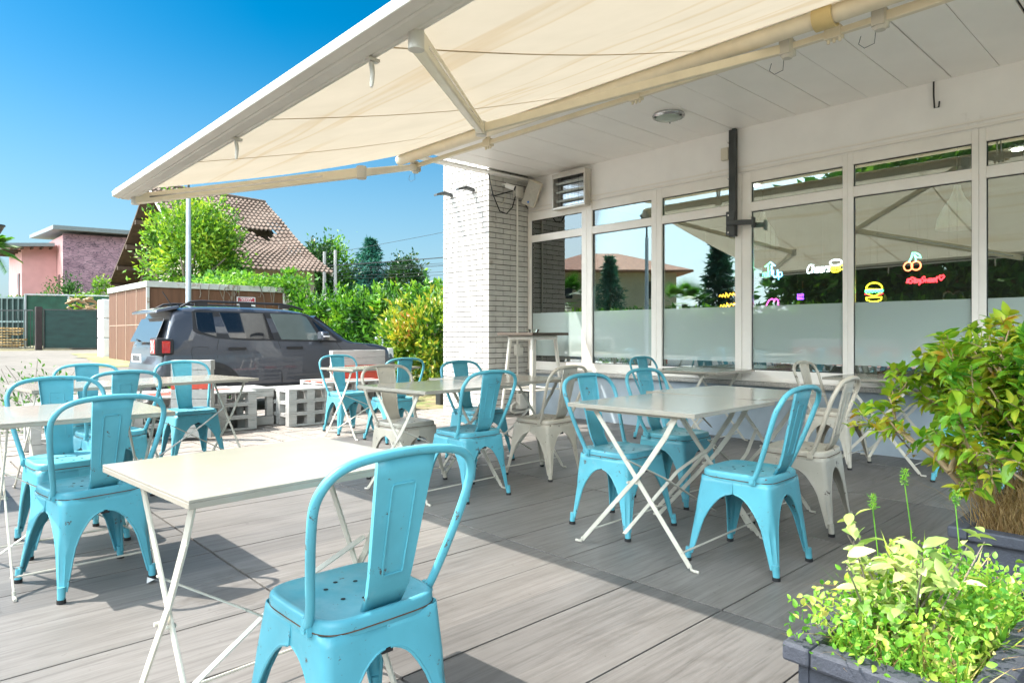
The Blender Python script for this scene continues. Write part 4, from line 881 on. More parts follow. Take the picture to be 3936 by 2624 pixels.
bm_ = MB(); bm_.loft([[(x, y * s_, z) for y, z in ((-.80, .30), (.80, .30), (.82, .50), (-.82, .50))] for x, s_ in ((.215, .93), (.23, 1.0), (.50, 1.09))]); bm_.build('rear_bumper', M['cladding'], car, 40, .01)
rg = MB(); rg.add([(.318, -.66, 1.10), (.318, .66, 1.10), (.468, .60, 1.46), (.468, -.60, 1.46), (.308, -.66, 1.10), (.308, .66, 1.10), (.458, .60, 1.46), (.458, -.60, 1.46)], [(4, 5, 6, 7), (0, 3, 2, 1), (0, 1, 5, 4), (1, 2, 6, 5), (2, 3, 7, 6), (3, 0, 4, 7)])
rg.build('rear_window', M['carglass'], car, bevel=.004)
MB().loft([[(x, y, z) for y, z in ((-.66, zz), (.66, zz), (.63, zz + .045), (-.63, zz + .045))] for x, zz in ((.33, 1.52), (.37, 1.535), (.65, 1.60))]).build('roof_spoiler', M['car'], car, 30, .012)
tl_ = MB(); tl_.loft([[(x, y, z) for y, z in ((-.885 - a, .91 + a), (-.60, .91 + a * .0), (-.60, 1.17), (-.885 - a, 1.17 - a))] for x, a in ((.262, 0), (.28, .012), (.50, .024))]); tlo = tl_.build('tail_light', M['black'], car, 30, .03)
MB().bb(.254, .263, -.87, -.66, .94, 1.14).build('red_lens', M['redlens'], tlo, bevel=.02)
MB().box((.253, -.765, 1.04), (.006, .018, .22), rot=Matrix.Rotation(R(40), 3, 'X')).box((.253, -.765, 1.04), (.006, .018, .22), rot=Matrix.Rotation(R(-40), 3, 'X')).build('cross_mark', M['whitelens'], tlo)
MB().bb(.34, .45, -.915, -.903, .95, 1.12).build('side_lens', M['redlens'], tlo, bevel=.025)
MB().bb(.236, .251, -.24, .28, .80, .92).build('number_plate', M['paper'], car, bevel=.003)
pb_ = MB()
for i in range(7): pb_.bb(.232, .2355, -.19 + i * .06, -.155 + i * .06, .82, .90)
pb_.build('plate_digits', M['black'], car)
textmesh('badge', 'Jeep', .10, M['chrome'], car, (.292, .30, 1.02), (R(90), 0, R(-90)))
MB().bar((.30, .12, 1.12), (.33, .35, 1.14), .02, .02).build('wiper', M['black'], car)
MB().bar((.68, -.25, 1.62), (.53, -.25, 1.86), .012, .012).build('antenna', M['black'], car)
for sy in (-1, 1):
    rr_ = MB(); rr_.tube([(.66, sy * .66, 1.62), (.80, sy * .66, 1.70), (.95, sy * .655, 1.715), (2.2, sy * .645, 1.705), (2.42, sy * .645, 1.675), (2.58, sy * .645, 1.625)], .019, 8)
    for x in (.95, 1.62, 2.25): rr_.bb(x - .09, x + .09, sy * .65 - .014, sy * .65 + .014, 1.635, 1.70)
    rr_.build('roof_rail', M['black'], car, 50)
mr = MB(); mr.loft([[(x, y, z) for y, z in ((-1.10, 1.12), (-.90, 1.11), (-.90, 1.27), (-1.08, 1.26))] for x in (2.70, 2.84)]); mo = mr.build('wing_mirror', M['car'], car, 40, .03)
MB().bar((2.80, -.80, 1.10), (2.78, -.93, 1.11), .06, .03).build('mirror_stalk', M['black'], mo)
MB().bb(2.72, 2.83, -1.106, -1.09, 1.17, 1.195).build('indicator', M['whitelens'], mo, bevel=.006)
MB().loft([[(x, y, z) for y, z in ((-.80 - a, .78), (-.62, .78), (-.62, .97), (-.78 - a, .97))] for x, a in ((4.12, .05), (4.28, -.01))]).build('headlight', M['whitelens'], car, 40, .02)
ws = MB().add([(2.80, -.66, 1.535), (2.80, .66, 1.535), (3.33, .74, 1.12), (3.33, -.74, 1.12), (2.78, -.66, 1.51), (2.78, .66, 1.51), (3.31, .74, 1.09), (3.31, -.74, 1.09)], [(3, 2, 1, 0), (4, 5, 6, 7), (0, 1, 5, 4), (1, 2, 6, 5), (2, 3, 7, 6), (3, 0, 4, 7)])
ws.build('windscreen', M['carglass'], car)
# ------------------------------------------------------------------ foliage helpers
L_BUSH = [(0, (0.0192, 0.072, 0.0128)), (0.3, (0.072, 0.208, 0.0192)), (0.55, (0.176, 0.384, 0.0288)), (0.8, (0.384, 0.576, 0.048)), (1, (0.576, 0.62, 0.064))]
L_HEDGE = [(0, (0.0102, 0.0459, 0.0102)), (0.35, (0.0306, 0.122, 0.0153)), (0.65, (0.145, 0.376, 0.0289)), (0.9, (0.318, 0.527, 0.0433)), (1, (0.433, 0.527, 0.0723))]
L_PHOT = [(0, (0.0168, 0.07, 0.014)), (0.35, (0.084, 0.224, 0.021)), (0.6, (0.308, 0.448, 0.035)), (0.82, (0.532, 0.476, 0.056)), (1, (0.588, 0.238, 0.084))]
L_DARK = [(0, (0.012, 0.05, 0.016)), (0.5, (0.036, 0.13, 0.03)), (1, (0.12, 0.28, 0.05))]
L_CONIF = [(0, (0.0102, 0.068, 0.051)), (0.5, (0.0255, 0.145, 0.111)), (1, (0.068, 0.272, 0.204))]
L_MID = [(0, (0.019, 0.0855, 0.019)), (0.5, (0.076, 0.247, 0.0285)), (1, (0.266, 0.494, 0.057))]
M['lf_bush'] = leafmat('yellow_green_leaves', L_BUSH, .35, clump=.9); M['lf_hedge'] = leafmat('laurel_leaves', L_HEDGE, .3, .35, .8)
M['lf_phot'] = leafmat('photinia_leaves', L_PHOT, .3, .35, 1.0); M['lf_dark'] = leafmat('dark_tree_leaves', L_DARK, .5, clump=.3)
M['lf_conif'] = leafmat('blue_green_needles', L_CONIF, .2, clump=.4); M['lf_mid'] = leafmat('mid_green_leaves', L_MID, .45, clump=.35)
M['lf_mag'] = leafmat('magnolia_leaves', [(0, (.008, .035, .012)), (.6, (.025, .09, .02)), (.85, (.07, .15, .03)), (1, (.22, .16, .05))], .2, .3, .5)
M['bark'] = paint('grey_bark', (.20, .17, .13), .9, .35, 20, 40, .6)
def leafcloud(P, size, aspect=.42, out=None, upb=.2, seed=0, fold=.25, jit=.35):
    """P: Nx3 leaf bases; returns verts, faces of folded leaves"""
    g = np.random.default_rng(seed); N = len(P); d = g.normal(size=(N, 3))
    if out is not None: d = d * .75 + out * 1.0
    d[:, 2] += upb; d /= np.linalg.norm(d, axis=1)[:, None]
    r = g.normal(size=(N, 3)); s = np.cross(d, r); s /= np.linalg.norm(s, axis=1)[:, None] + 1e-9; nn = np.cross(s, d)
    sz = size * (1 + jit * g.normal(size=N)).clip(.4, 1.8); L = sz[:, None]; W = L * aspect * .5
    B = P; T = P + d * L - nn * L * .12; Lf = P + d * L * .48 + s * W + nn * L * fold * .3; Rt = P + d * L * .48 - s * W + nn * L * fold * .3
    V = np.stack([B, Rt, T, Lf], 1).reshape(-1, 3); i = np.arange(N) * 4
    F = np.stack([np.stack([i, i + 1, i + 2], 1), np.stack([i, i + 2, i + 3], 1)], 1).reshape(-1, 3)
    return V, F
def npmesh(name, V, F, mat, parent=None):
    me = bpy.data.meshes.new(name); nf = len(F); k = F.shape[1]
    me.vertices.add(len(V)); me.vertices.foreach_set('co', np.asarray(V, dtype=np.float32).ravel())
    me.loops.add(nf * k); me.loops.foreach_set('vertex_index', np.asarray(F, dtype=np.int32).ravel())
    me.polygons.add(nf); me.polygons.foreach_set('loop_start', np.arange(nf, dtype=np.int32) * k); me.polygons.foreach_set('loop_total', np.full(nf, k, dtype=np.int32))
    me.update(calc_edges=True); me.materials.append(mat); o = bpy.data.objects.new(name, me); C.objects.link(o)
    if parent: o.parent = parent
    return o
def blobpts(n, c, r, seed, clumps=40, csig=.18, shell=.45, flat=1.0, zmin=None):
    g = np.random.default_rng(seed); d = g.normal(size=(clumps, 3)); d /= np.linalg.norm(d, axis=1)[:, None]
    rad = (shell + (1 - shell) * g.random(clumps) ** .6) * (1 + .12 * g.normal(size=clumps)); cc = d * rad[:, None] * np.array(r)
    k = g.integers(0, clumps, n); p = cc[k] + g.normal(size=(n, 3)) * csig * np.array(r) * (.6 + .8 * g.random(clumps))[k][:, None]
    o = p / (np.linalg.norm(p / np.array(r), axis=1)[:, None] + .2) / np.array(r); o /= np.linalg.norm(o, axis=1)[:, None] + 1e-6
    p = p + np.array(c)
    if zmin is not None: q = p[:, 2] > zmin; p, o = p[q], o[q]
    return p, o
def trunk_mb(h, r, seed, limbs=5, spread=1.0, top=.9):
    g = random.Random(seed); b = MB(); b.tube([(0, 0, -.05), (g.uniform(-.05, .05), g.uniform(-.05, .05), h * .4), (g.uniform(-.1, .1), g.uniform(-.1, .1), h * top)], [r, r * .75, r * .3], 8)
    for k in range(limbs):
        a = k * 6.28 / limbs + g.uniform(-.4, .4); z = h * g.uniform(.35, .7); s_ = spread * g.uniform(.6, 1)
        b.tube([(0, 0, z), (s_ * .5 * math.cos(a), s_ * .5 * math.sin(a), z + .25 * spread), (s_ * math.cos(a), s_ * math.sin(a), z + .6 * spread)], [r * .5, r * .35, r * .12], 6)
    return b
def tree(name, label, cat, x, y, z0, h, cz, r, n, size, mat, seed, group=None, clumps=40, csig=.18, tr=.15, aspect=.45, zmin=None, shell=.45):
    t = thing(name, label, cat, (x, y, z0), 0, group)
    trunk_mb(max(h * .8, .5), tr, seed, 5, r[0] * .6).build('trunk', M['bark'], t, 60)
    P, O = blobpts(n, (0, 0, cz), r, seed, clumps, csig, shell, zmin=zmin); V, F = leafcloud(P, size, aspect, O, .15, seed); npmesh('crown', V, F, mat, t); return t
def conifer(name, label, x, y, z0, h, rb, n, size, mat, seed, group=None, droop=.25, tiers=22, base=.12, forked=False):
    t = thing(name, label, 'tree', (x, y, z0), 0, group); g = np.random.default_rng(seed)
    MB().tube([(0, 0, 0), (0, 0, h * .6), (0, 0, h * .97)], [h * .018, h * .011, .015], 7).build('trunk', M['bark'], t, 60)
    P = []; O = []
    per = n // (tiers * 9)
    for k in range(tiers):
        f = base + (1 - base) * k / tiers; z = h * f; rr = rb * (1 - f) ** .85 * (1 + .15 * g.normal()) + .06
        for q in range(9):
            a = q * .698 + k * 2.4 + g.normal() * .2; rl = rr * (.7 + .45 * g.random()); s_ = g.random(per) ** .7
            x_ = s_ * rl; zz = z - droop * rl * s_ + .25 * rl * s_ ** 3 + g.normal(size=per) * .05 * rl; w = g.normal(size=per) * .10 * rl * (1.1 - s_)
            P.append(np.stack([x_ * np.cos(a) - w * np.sin(a), x_ * np.sin(a) + w * np.cos(a), zz], 1)); O.append(np.tile([np.cos(a), np.sin(a), -.2], (per, 1)))
    P = np.concatenate(P); O = np.concatenate(O)
    V, F = leafcloud(P, size, .22, O, -.05, seed, .1); npmesh('crown', V, F, mat, t); return t

# ------------------------------------------------------------------ rust-brown container and lamp post
m, n, l, p = newmat('rusty_brown_cladding'); M['rustwall'] = m
v = coords(m, (7, 7, .5), rnd=False); c_ = ramp(n, [(.25, (.085, .036, .017)), (.55, (.13, .058, .028)), (.8, (.165, .08, .043))]); lk(m, noise(m, v, 1.3, 8, .65), c_.inputs[0]); lk(m, c_.outputs[0], p.inputs['Base Color']); p.inputs['Roughness'].default_value = .8
M['palerim'] = paint('weathered_grey_trim', (.50, .50, .45), .7, .15, 3, dirt=(.25, .12, .05), dscale=3, dcut=.56)
ct = thing('container', 'rusty brown container with pale grey rim behind the parked car', 'container', (5.27, 20.37, .30))
W_, D_, H_ = 3.95, 4.4, 2.26
MB().bb(.03, W_ - .03, .03, D_, 0, H_ - .16).build('wall', M['rustwall'], ct, bevel=.01)
b = MB(); b.bb(-.02, W_ + .02, -.02, D_ + .02, H_ - .165, H_); b.build('rim', M['palerim'], ct, bevel=.01)
MB().bb(-.004, .07, -.004, .07, 0, H_ - .166).build('corner_post', M['palerim'], ct, bevel=.006); MB().bb(W_ - .06, W_ + .01, -.004, .06, 0, H_ - .166).build('corner_post', M['palerim'], ct, bevel=.006)
b = MB()
for y in (1.15, 2.3, 3.4): b.bb(.018, .03, y - .015, y + .015, 0, H_ - .17)
b.bb(.022, .031, .1, D_ - .1, 1.05, 1.07); b.build('panel_batten', paint('pale_batten', (.42, .30, .22), .7), ct)
b = MB()
for x in (1.2, 2.45): b.bb(x - .012, x + .012, .022, .03, 0, H_ - .17)
b.build('panel_joint', paint('dark_joint', (.09, .045, .025), .8), ct)
b = MB().bb(.2, 3.5, .2, 4.1, -.12, -.002).bb(-.05, .4, .6, 4.2, -.10, -.003); b.build('plinth', M['stone'], ct)
o = thing('warning_sign', 'small red notice with white border fixed on the brown container', 'sign', (8.0, 20.385, 2.10))
MB().bb(-.28, .28, -.012, -.002, -.115, .115).build('border', M['whiteink'], o, bevel=.004); MB().bb(-.255, .255, -.016, -.0125, -.095, .095).build('panel', paint('red_sign_enamel', (.42, .04, .06), .5, .05), o)
b = MB(); rg_ = random.Random(2)
for i, (a_, e_) in enumerate(((-.18, .18), (-.14, .14), (-.22, .22), (-.22, .22))):
    x = a_
    while x < e_: w = rg_.uniform(.02, .07); b.bb(x, min(x + w, e_), -.018, -.0165, .055 - i * .045, .075 - i * .045); x += w + .015
b.build('lettering', M['whiteink'], o)
MB().bb(-.28, .28, -.012, -.002, -.24, -.125).build('lower_plate', M['paper'], o); b = MB().bb(-.2, -.08, -.0145, -.0125, -.21, -.15).bb(.06, .18, -.0145, -.0125, -.21, -.15); b.build('red_mark', M['redink'], o)
M['galv'] = paint('galvanised_steel', (.50, .54, .58), .45, .08, 5, metal=.3)
def lamppost(x, y, z0, h, label):
    o = thing('street_lamp', label, 'street lamp', (x, y, z0), 0, 'conical street lamps')
    MB().tube([(0, 0, 0), (0, 0, h * .93)], [.075, .055], 14).build('pole', M['galv'], o, 50); MB().cyl((0, 0, h * .93), (0, 0, h), .03, 10).build('neck', M['dkmetal'], o, 50)
    MB().lathe((0, 0, h), [(.03, 0), (.20, .34), (.23, .36), (.22, .40), (0, .44)], 18).build('lamp_shade', M['dkmetal'], o, 40)
lamppost(5.78, 18.54, .19, 4.8, 'grey street lamp pole standing between the car and the brown container')
lamppost(-5.1, 13.1, -.155, 4.75, 'grey street lamp reflected in the second window')
lamppost(2.68, 27.5, .36, 3.9, 'grey street lamp at the left edge beside the palm')
# bush growing over the container, creeper on its rim
t = thing('big_bush', 'large yellow green bush growing up behind the brown container', 'bush', (7.95, 25.55, .3))
trunk_mb(4.2, .16, 9, 8, 1.7, .9).build('trunk', M['bark'], t, 60)
P, O = blobpts(15000, (.25, -.05, 3.55), (1.55, 1.3, 2.0), 11, 110, .13, .35)
g_ = np.random.default_rng(5)      # long shoots standing out of the outline
for k in range(70):
    a = g_.random() * 6.28; s0 = np.array([.25 + 1.3 * math.cos(a) * g_.random() ** .5, 1.1 * math.sin(a), 3.2 + 1.8 * g_.random()]); d = np.array([math.cos(a) * .5, math.sin(a) * .4, .9]); L = .5 + .7 * g_.random(); s_ = g_.random(32) * L
    P = np.concatenate([P, s0 + d * s_[:, None] + g_.normal(size=(32, 3)) * .05]); O = np.concatenate([O, np.tile(d, (32, 1))])
V, F = leafcloud(P, .15, .42, O, .3, 3); npmesh('crown', V, F, M['lf_bush'], t)
P, O = blobpts(3000, (2.05, -2.6, 2.36), (1.5, 1.3, .36), 21, 60, .17, .3, zmin=2.05)
P2, O2 = blobpts(1500, (3.2, -3.5, 2.3), (.55, 1.0, .45), 22, 26, .18, .3)
V, F = leafcloud(np.concatenate([P, P2]), .12, .6, np.concatenate([O, O2]), .2, 4); t2 = thing('creeper', 'green creeper spilling over the top of the brown container', 'climbing plant', (6.35, 24.2, .3)); npmesh('foliage', V, F, M['lf_mid'], t2)
b = MB(); rg_ = random.Random(7)
for k in range(16):
    x = rg_.uniform(.3, 2.9); z = 2.27; pts = []
    for q in range(6): pts.append((x, -3.86 - rg_.uniform(0, .03), z - q * rg_.uniform(.05, .16))); x += rg_.uniform(-.08, .08)
    b.tube(pts, .008, 4)
b.build('stem', M['bark'], t2)
# hedge and photinia
t = thing('hedge', 'tall green laurel hedge running behind the car towards the pillar', 'hedge', (10.3, 15.9, .1))
g_ = np.random.default_rng(8); N_ = 21000
s_ = g_.random(N_); ax = np.stack([-1.2 + s_ * 1.3, 3.9 - s_ * 9.0], 1); nrm = np.array([-.99, -.143])
zz = g_.random(N_) ** .75 * 1.86; dep = -np.abs(g_.normal(size=N_)) * .25 + .35 * np.sin(s_ * 23) * .25 + .12 * np.sin(s_ * 61 + zz * 3)
top = g_.random(N_) < .30; dep[top] = -g_.random(top.sum()) * 1.3; zz[top] = 1.76 + .14 * np.sin(s_[top] * 40) + .18 * g_.normal(size=top.sum())
P = np.stack([ax[:, 0] + nrm[0] * dep, ax[:, 1] + nrm[1] * dep, zz], 1); O = np.tile([nrm[0], nrm[1], .35], (N_, 1)); O[top] = [0, -.1, 1]
for k in range(90):
    q = g_.random(); c0 = np.array([-1.2 + q * 1.3, 3.9 - q * 9.0, 1.82]) - np.array([nrm[0], nrm[1], 0]) * g_.random() * .8; d = np.array([g_.normal() * .25, g_.normal() * .25, 1]); u_ = g_.random(22) * (.25 + .35 * g_.random())
    P = np.concatenate([P, c0 + d * u_[:, None]]); O = np.concatenate([O, np.tile(d, (22, 1))])
V, F = leafcloud(P, .145, .40, O, .2, 5); npmesh('foliage', V, F, M['lf_hedge'], t)
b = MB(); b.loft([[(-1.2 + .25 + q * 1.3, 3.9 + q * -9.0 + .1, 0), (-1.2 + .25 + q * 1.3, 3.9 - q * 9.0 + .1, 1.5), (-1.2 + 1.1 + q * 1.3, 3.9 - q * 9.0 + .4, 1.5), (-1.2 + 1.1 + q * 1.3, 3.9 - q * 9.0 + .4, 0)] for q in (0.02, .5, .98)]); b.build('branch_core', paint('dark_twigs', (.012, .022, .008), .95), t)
t = thing('photinia_bush', 'photinia bush with orange tipped leaves between the hedge and the pillar', 'bush', (8.35, 11.45, -.13))
trunk_mb(1.8, .05, 4, 7, .8).build('trunk', M['bark'], t, 60)
P, O = blobpts(7500, (0, 0, 1.02), (.95, 1.0, 1.0), 31, 90, .15, .45, zmin=.06); V, F = leafcloud(P, .135, .36, O, .55, 6); npmesh('crown', V, F, M['lf_phot'], t)
o = thing('guard_rail', 'plain grey steel rail between the car bonnet and the hedge', 'rail', (8.1, 12.6, -.12)); MB().cyl((-.2, .3, 1.12), (1.3, -.6, 1.12), .035, 10).build('rail', M['galv'], o, 60)
for k in (.1, .9): MB().cyl((-.2 + 1.5 * k, .3 - .9 * k, 0), (-.2 + 1.5 * k, .3 - .9 * k, 1.12), .03, 8).build('post', M['galv'], o, 60)
tag(MB().bb(6.95, 7.09, 9.25, 9.39, -.14, .20).build('bollard', M['dkmetal'], bevel=.01), 'short dark grey bollard on the dry grass beside the pillar', 'bollard')

# ------------------------------------------------------------------ old barn with tiled roof
M['tile'] = None
m, n, l, p = newmat('old_clay_tiles'); M['tile'] = m; v = coords(m, (1, 1, 1), rnd=False)
c_ = ramp(n, [(.25, (.075, .047, .035)), (.5, (.14, .098, .075)), (.75, (.20, .15, .12))]); lk(m, noise(m, v, 1.2, 9, .75), c_.inputs[0]); d_ = ramp(n, [(.55, (0, 0, 0)), (.7, (1, 1, 1))]); lk(m, noise(m, v, 6, 5), d_.inputs[0]); lk(m, mixc(m, d_.outputs[0], c_.outputs[0], (.19, .16, .13)), p.inputs['Base Color']); p.inputs['Roughness'].default_value = .9
M['oldwall'] = paint('crumbling_plaster', (.46, .40, .31), .9, .25, 1.2, 12, .6, .02, dirt=(.30, .24, .17), dscale=1.5, dcut=.55)
M['oldwood'] = paint('dark_old_timber', (.085, .055, .035), .85, .4, 4)
bn = thing('old_barn', 'old barn with sagging broken tile roof behind the bush', 'barn', (8.7, 32.6, .4))
X0_, X1_, YR, ZR, YF, YB, ZE = 0.0, 5.48, 1.1, 7.55, -6.0, 8.1, 3.25
def rpt(u, vv, side_=1):       # point on the front (1) or back (-1) slope
    yE = YF if side_ == 1 else YB; x = X0_ + (X1_ - X0_) * u - .35 * vv * (u - .5) * 0
    z = ZR + (ZE - ZR) * vv - .16 * math.sin(math.pi * min(vv, 1)) - (.22 * math.exp(-((u - .72) / .22) ** 2 - ((vv - .55) / .2) ** 2)) + .12 * (u - .5) * math.sin(6 * vv) - .18 * u * (1 - vv) + .10 * u * vv
    return Vector((x, YR + (yE - YR) * vv, z))
rows, cols = 25, 26
tb = MB()
for r in range(rows):
    v0, v1 = r / rows, (r + 1.12) / rows; jag = random.Random(r)
    A_ = []; B2_ = []
    for k in range(cols * 6 + 1):
        u = k / (cols * 6); w = .035 * math.cos(k / 6 * 2 * math.pi); a = rpt(u, v0); c2 = rpt(u, min(v1, 1.03)); j_ = .02 * math.sin(k // 6 * 12.9 + r * 7.1)
        A_.append(a + Vector((0, -.01, w + .02))); B2_.append(c2 + Vector((0, -.03, w + .085 + j_)))
    o_ = len(tb.v); n_ = len(A_); tb.v += [tuple(q) for q in A_ + B2_ + [q - Vector((0, -.004, .06)) for q in B2_]]
    for k in range(n_ - 1):
        u = (k + .5) / (cols * 6); vm = (r + .5) / rows
        hole = (.60 < u < .86 and .415 < vm < .415 + .10 * (1 - abs(u - .74) / .14)) or (.30 < u < .60 and abs(vm - .42) < .018)
        if hole: continue
        tb.f += [[o_ + k, o_ + k + 1, o_ + n_ + k + 1, o_ + n_ + k], [o_ + n_ + k, o_ + n_ + k + 1, o_ + 2 * n_ + k + 1, o_ + 2 * n_ + k]]; tb.m += [0, 0]
tb.build('roof', M['tile'], bn, 50)
bs_ = MB(); nn_ = 12
fr_ = [[rpt(u / nn_, vv / 8, -1) + Vector((0, 0, dz)) for vv in range(9)] for dz in (0, .12) for u in range(nn_ + 1)]
bs_.loft([[rpt(0, vv / 8, -1) for vv in range(9)] + [rpt(0, vv / 8, -1) + Vector((0, 0, .1)) for vv in range(8, -1, -1)], [rpt(1, vv / 8, -1) for vv in range(9)] + [rpt(1, vv / 8, -1) + Vector((0, 0, .1)) for vv in range(8, -1, -1)]])
bs_.build('back_roof', M['oldwood'], bn)
rd = MB()
for k in range(19): a = rpt(k / 19, 0); c2 = rpt((k + 1.1) / 19, 0); rd.tube([a + Vector((0, 0, .06)), c2 + Vector((0, 0, .07))], [.10, .085], 8)
rd.build('ridge_tile', M['tile'], bn, 60)
vb = MB()
for u in (0.0, 1.0):
    for vv in range(8): vb.bar(rpt(u, vv / 8) + Vector((.03 if u == 0 else 0, 0, -.06)), rpt(u, (vv + 1) / 8) + Vector((.03 if u == 0 else 0, 0, -.06)), .06, .16)
vb.build('verge_board', M['palerim'], bn)
wl2 = MB(); gx = 1.05
wl2.prism([(gx, YF + .9, 0), (gx, YR + 1.0, 0), (gx, YR + 1.0, 6.6), (gx, YR, ZR - .35), (gx, YF + .9, ZE + .3)], (.3, 0, 0))
wl2.prism([(gx, YR + 1.0, 0), (gx, YB - 1.0, 0), (gx, YB - 1.0, 3.0), (gx, YR + 1.0, 3.0)], (.3, 0, 0))
wl2.bb(gx + .3, X1_ - .4, YF + .9, YF + 1.2, 0, ZE + .28).bb(X1_ - .7, X1_ - .4, YF + 1.2, YB - 1, 0, 3.2)
wl2.prism([(X1_ - .65, YF + 1.3, 3.0), (X1_ - .65, YB - 1.2, 3.0), (X1_ - .65, YR, ZR - .5)], (.2, 0, 0))
wl2.build('wall', M['oldwall'], bn)
MB().bb(gx - .12, gx + .3, YR + .95, YR + 1.45, 0, 6.2).build('pillar', paint('grey_concrete_pillar', (.42, .40, .36), .9, .2, 2), bn)
MB().bb(gx - .05, gx + .35, YB - 1.3, YB - .7, 0, 3.2).build('brick_pier', paint('red_brick_pier', (.33, .17, .11), .9, .3, 6), bn)
for vv in (.28, .52, .76, .97):
    q = rpt(0, vv, -1); MB().bb(q.x + .02, q.x + 5, q.y - .09, q.y + .09, q.z - .24, q.z - .03).build('purlin', M['oldwood'], bn)
MB().bar(rpt(0, .12, -1) + Vector((gx + .1, 0, -.3)), (gx + .1, YB - 1.2, 3.1), .16, .2).bar((gx - .05, YR + 1.4, 3.2), (gx - .6, YB - 2.6, 5.0), .13, .16).build('brace_beam', M['oldwood'], bn)
MB().bb(gx + .9, X1_ - .8, YF + 2, YB - 2, .1, 3.0).build('dark_interior', M['black'], bn)

# ------------------------------------------------------------------ pink house, yard gate, fences, wood
M['pink'] = paint('salmon_render', (.56, .30, .285), .85, .08, 1.5, 20, .2); M['roofgrey'] = paint('grey_metal_roof', (.20, .23, .24), .5, .1)
m, n, l, p = newmat('creeper_stained_render'); M['pinkvine'] = m; v = coords(m, (1, 1, 1), rnd=False)
wv = n.new('ShaderNodeTexNoise'); wv.inputs['Scale'].default_value = .9; wv.inputs['Detail'].default_value = 8; wv.inputs['Distortion'].default_value = 1.5; lk(m, v, wv.inputs['Vector'])
vr = n.new('ShaderNodeTexVoronoi'); vr.feature = 'DISTANCE_TO_EDGE'; vr.inputs['Scale'].default_value = 2.6; mp = n.new('ShaderNodeMapping'); mp.inputs['Scale'].default_value = (.7, 1, 2.2); lk(m, wv.outputs['Color'], mp.inputs['Location']); lk(m, v, mp.inputs['Vector']); lk(m, mp.outputs[0], vr.inputs['Vector'])
r_ = ramp(n, [(.0, (.17, .12, .15)), (.03, (.17, .12, .15)), (.065, (.44, .28, .33))]); lk(m, vr.outputs['Distance'], r_.inputs[0]); d_ = ramp(n, [(.3, (.55, .5, .55)), (.7, (1.05, 1, 1))]); lk(m, wv.outputs[0], d_.inputs[0])
lk(m, mixc(m, 1, r_.outputs[0], d_.outputs[0], 'MULTIPLY'), p.inputs['Base Color']); p.inputs['Roughness'].default_value = .9
ph = thing('pink_house', 'pink modern house with mono-pitch roofs and creeper covered wall', 'house', (9.7, 59.4, .4))
b = MB(); b.prism([(-2.2, 2.4, 0), (-.02, 2.4, 0), (-.02, 2.4, 7.55), (-2.2, 2.4, 7.25)], (0, 7, 0)); b.build('wall', M['pink'], ph)
b = MB(); b.prism([(0, 0, 0), (9, 0, 0), (9, 0, 8.4), (0, 0, 8.2)], (0, .1, 0)); b.build('creeper_wall', M['pinkvine'], ph)
MB().prism([(.0, .105, 0), (9, .105, 0), (9, .105, 8.3), (.0, .105, 8.1)], (0, 9, 0)).build('main_block', M['pink'], ph)
def slabroof(pts, th=.25):
    b = MB(); b.prism(pts, (0, 0, th)); return b
slabroof([(-3.6, 1.3, 7.05), (-.3, 1.3, 7.35), (-.3, 10, 7.75), (-3.6, 10, 7.45)]).build('lower_roof', M['roofgrey'], ph)
slabroof([(-.75, -.9, 8.35), (9.6, -.9, 8.6), (9.6, 10, 9.0), (-.75, 10, 8.8)], .3).build('upper_roof', M['roofgrey'], ph)
for k in range(6): MB().bb(-3.5 + k * .6, -3.4 + k * .6, 1.4, 2.4, 6.9 + k * .055, 7.03 + k * .055).build('rafter', M['oldwood'], ph)
for k in range(4): MB().bb(-3.4, -2.2, 2.9 + k * 1.5, 3.05 + k * 1.5, 6.9, 7.03).build('rafter', M['oldwood'], ph)
for (x, y, w, d, z0, z1) in ((-2.21, 3.3, .05, .9, 1.6, 5.3), (-.015, 1.0, .03, .8, 2.2, 5.2)): MB().bb(x - w, x + w, y, y + d, z0, z1).build('window', paint('dark_slot_window', (.10, .06, .06), .3), ph)
MB().bb(6.3, 7.6, -.03, -.001, 4.9, 5.5).build('window', paint('pale_window', (.35, .5, .5), .2), ph)
slabroof([(-3.5, -1.6, 2.35), (0, -1.6, 2.6), (0, .9, 2.8), (-3.5, .9, 2.5)], .12).build('porch_roof', M['oldwood'], ph)
M['mesh'] = paint('dark_green_shade_net', (.006, .035, .030), .7, .35, 2, 200, .3, stretch=(1, 1, 3)); M['mesh2'] = paint('green_shade_net', (.012, .075, .045), .7, .3, 3)
gt_ = thing('yard_gate', 'dark green netted yard gate left of the container', 'gate', (6.15, 35.3, .4))
MB().bar((-1.05, .42, .92), (1.05, -.40, .92), .02, 1.66, (0, 0, 1)).build('net_panel', M['mesh'], gt_)
b = MB(); b.bar((-1.06, .42, 1.78), (1.06, -.41, 1.78), .05, .05).bar((-1.06, .42, .06), (1.06, -.41, .06), .05, .05).bar((.85, -.36, .05), (.85, -.36, 1.78), .05, .05).bar((-1.03, .38, .05), (-1.03, .38, 1.78), .05, .05); b.build('gate_frame', M['dkmetal'], gt_)
tag(MB().bb(4.90, 5.15, 36.2, 36.5, .38, 2.32).build('gate_post', paint('dark_brown_post', (.05, .035, .035), .7), bevel=.02), 'dark square post between the netted gate and the bar fence', 'post')
o = thing('net_fence', 'lighter green net fence standing behind the yard gate', 'fence', (6.4, 38.7, .4)); MB().bar((-1.5, .6, 1.35), (1.8, -.6, 1.35), .02, 2.4).build('net_panel', M['mesh2'], o); b = MB()
for k in (0, .5, 1): b.bar((-1.5 + 3.3 * k, .55 - 1.2 * k, 0), (-1.5 + 3.3 * k, .55 - 1.2 * k, 2.62), .07, .07)
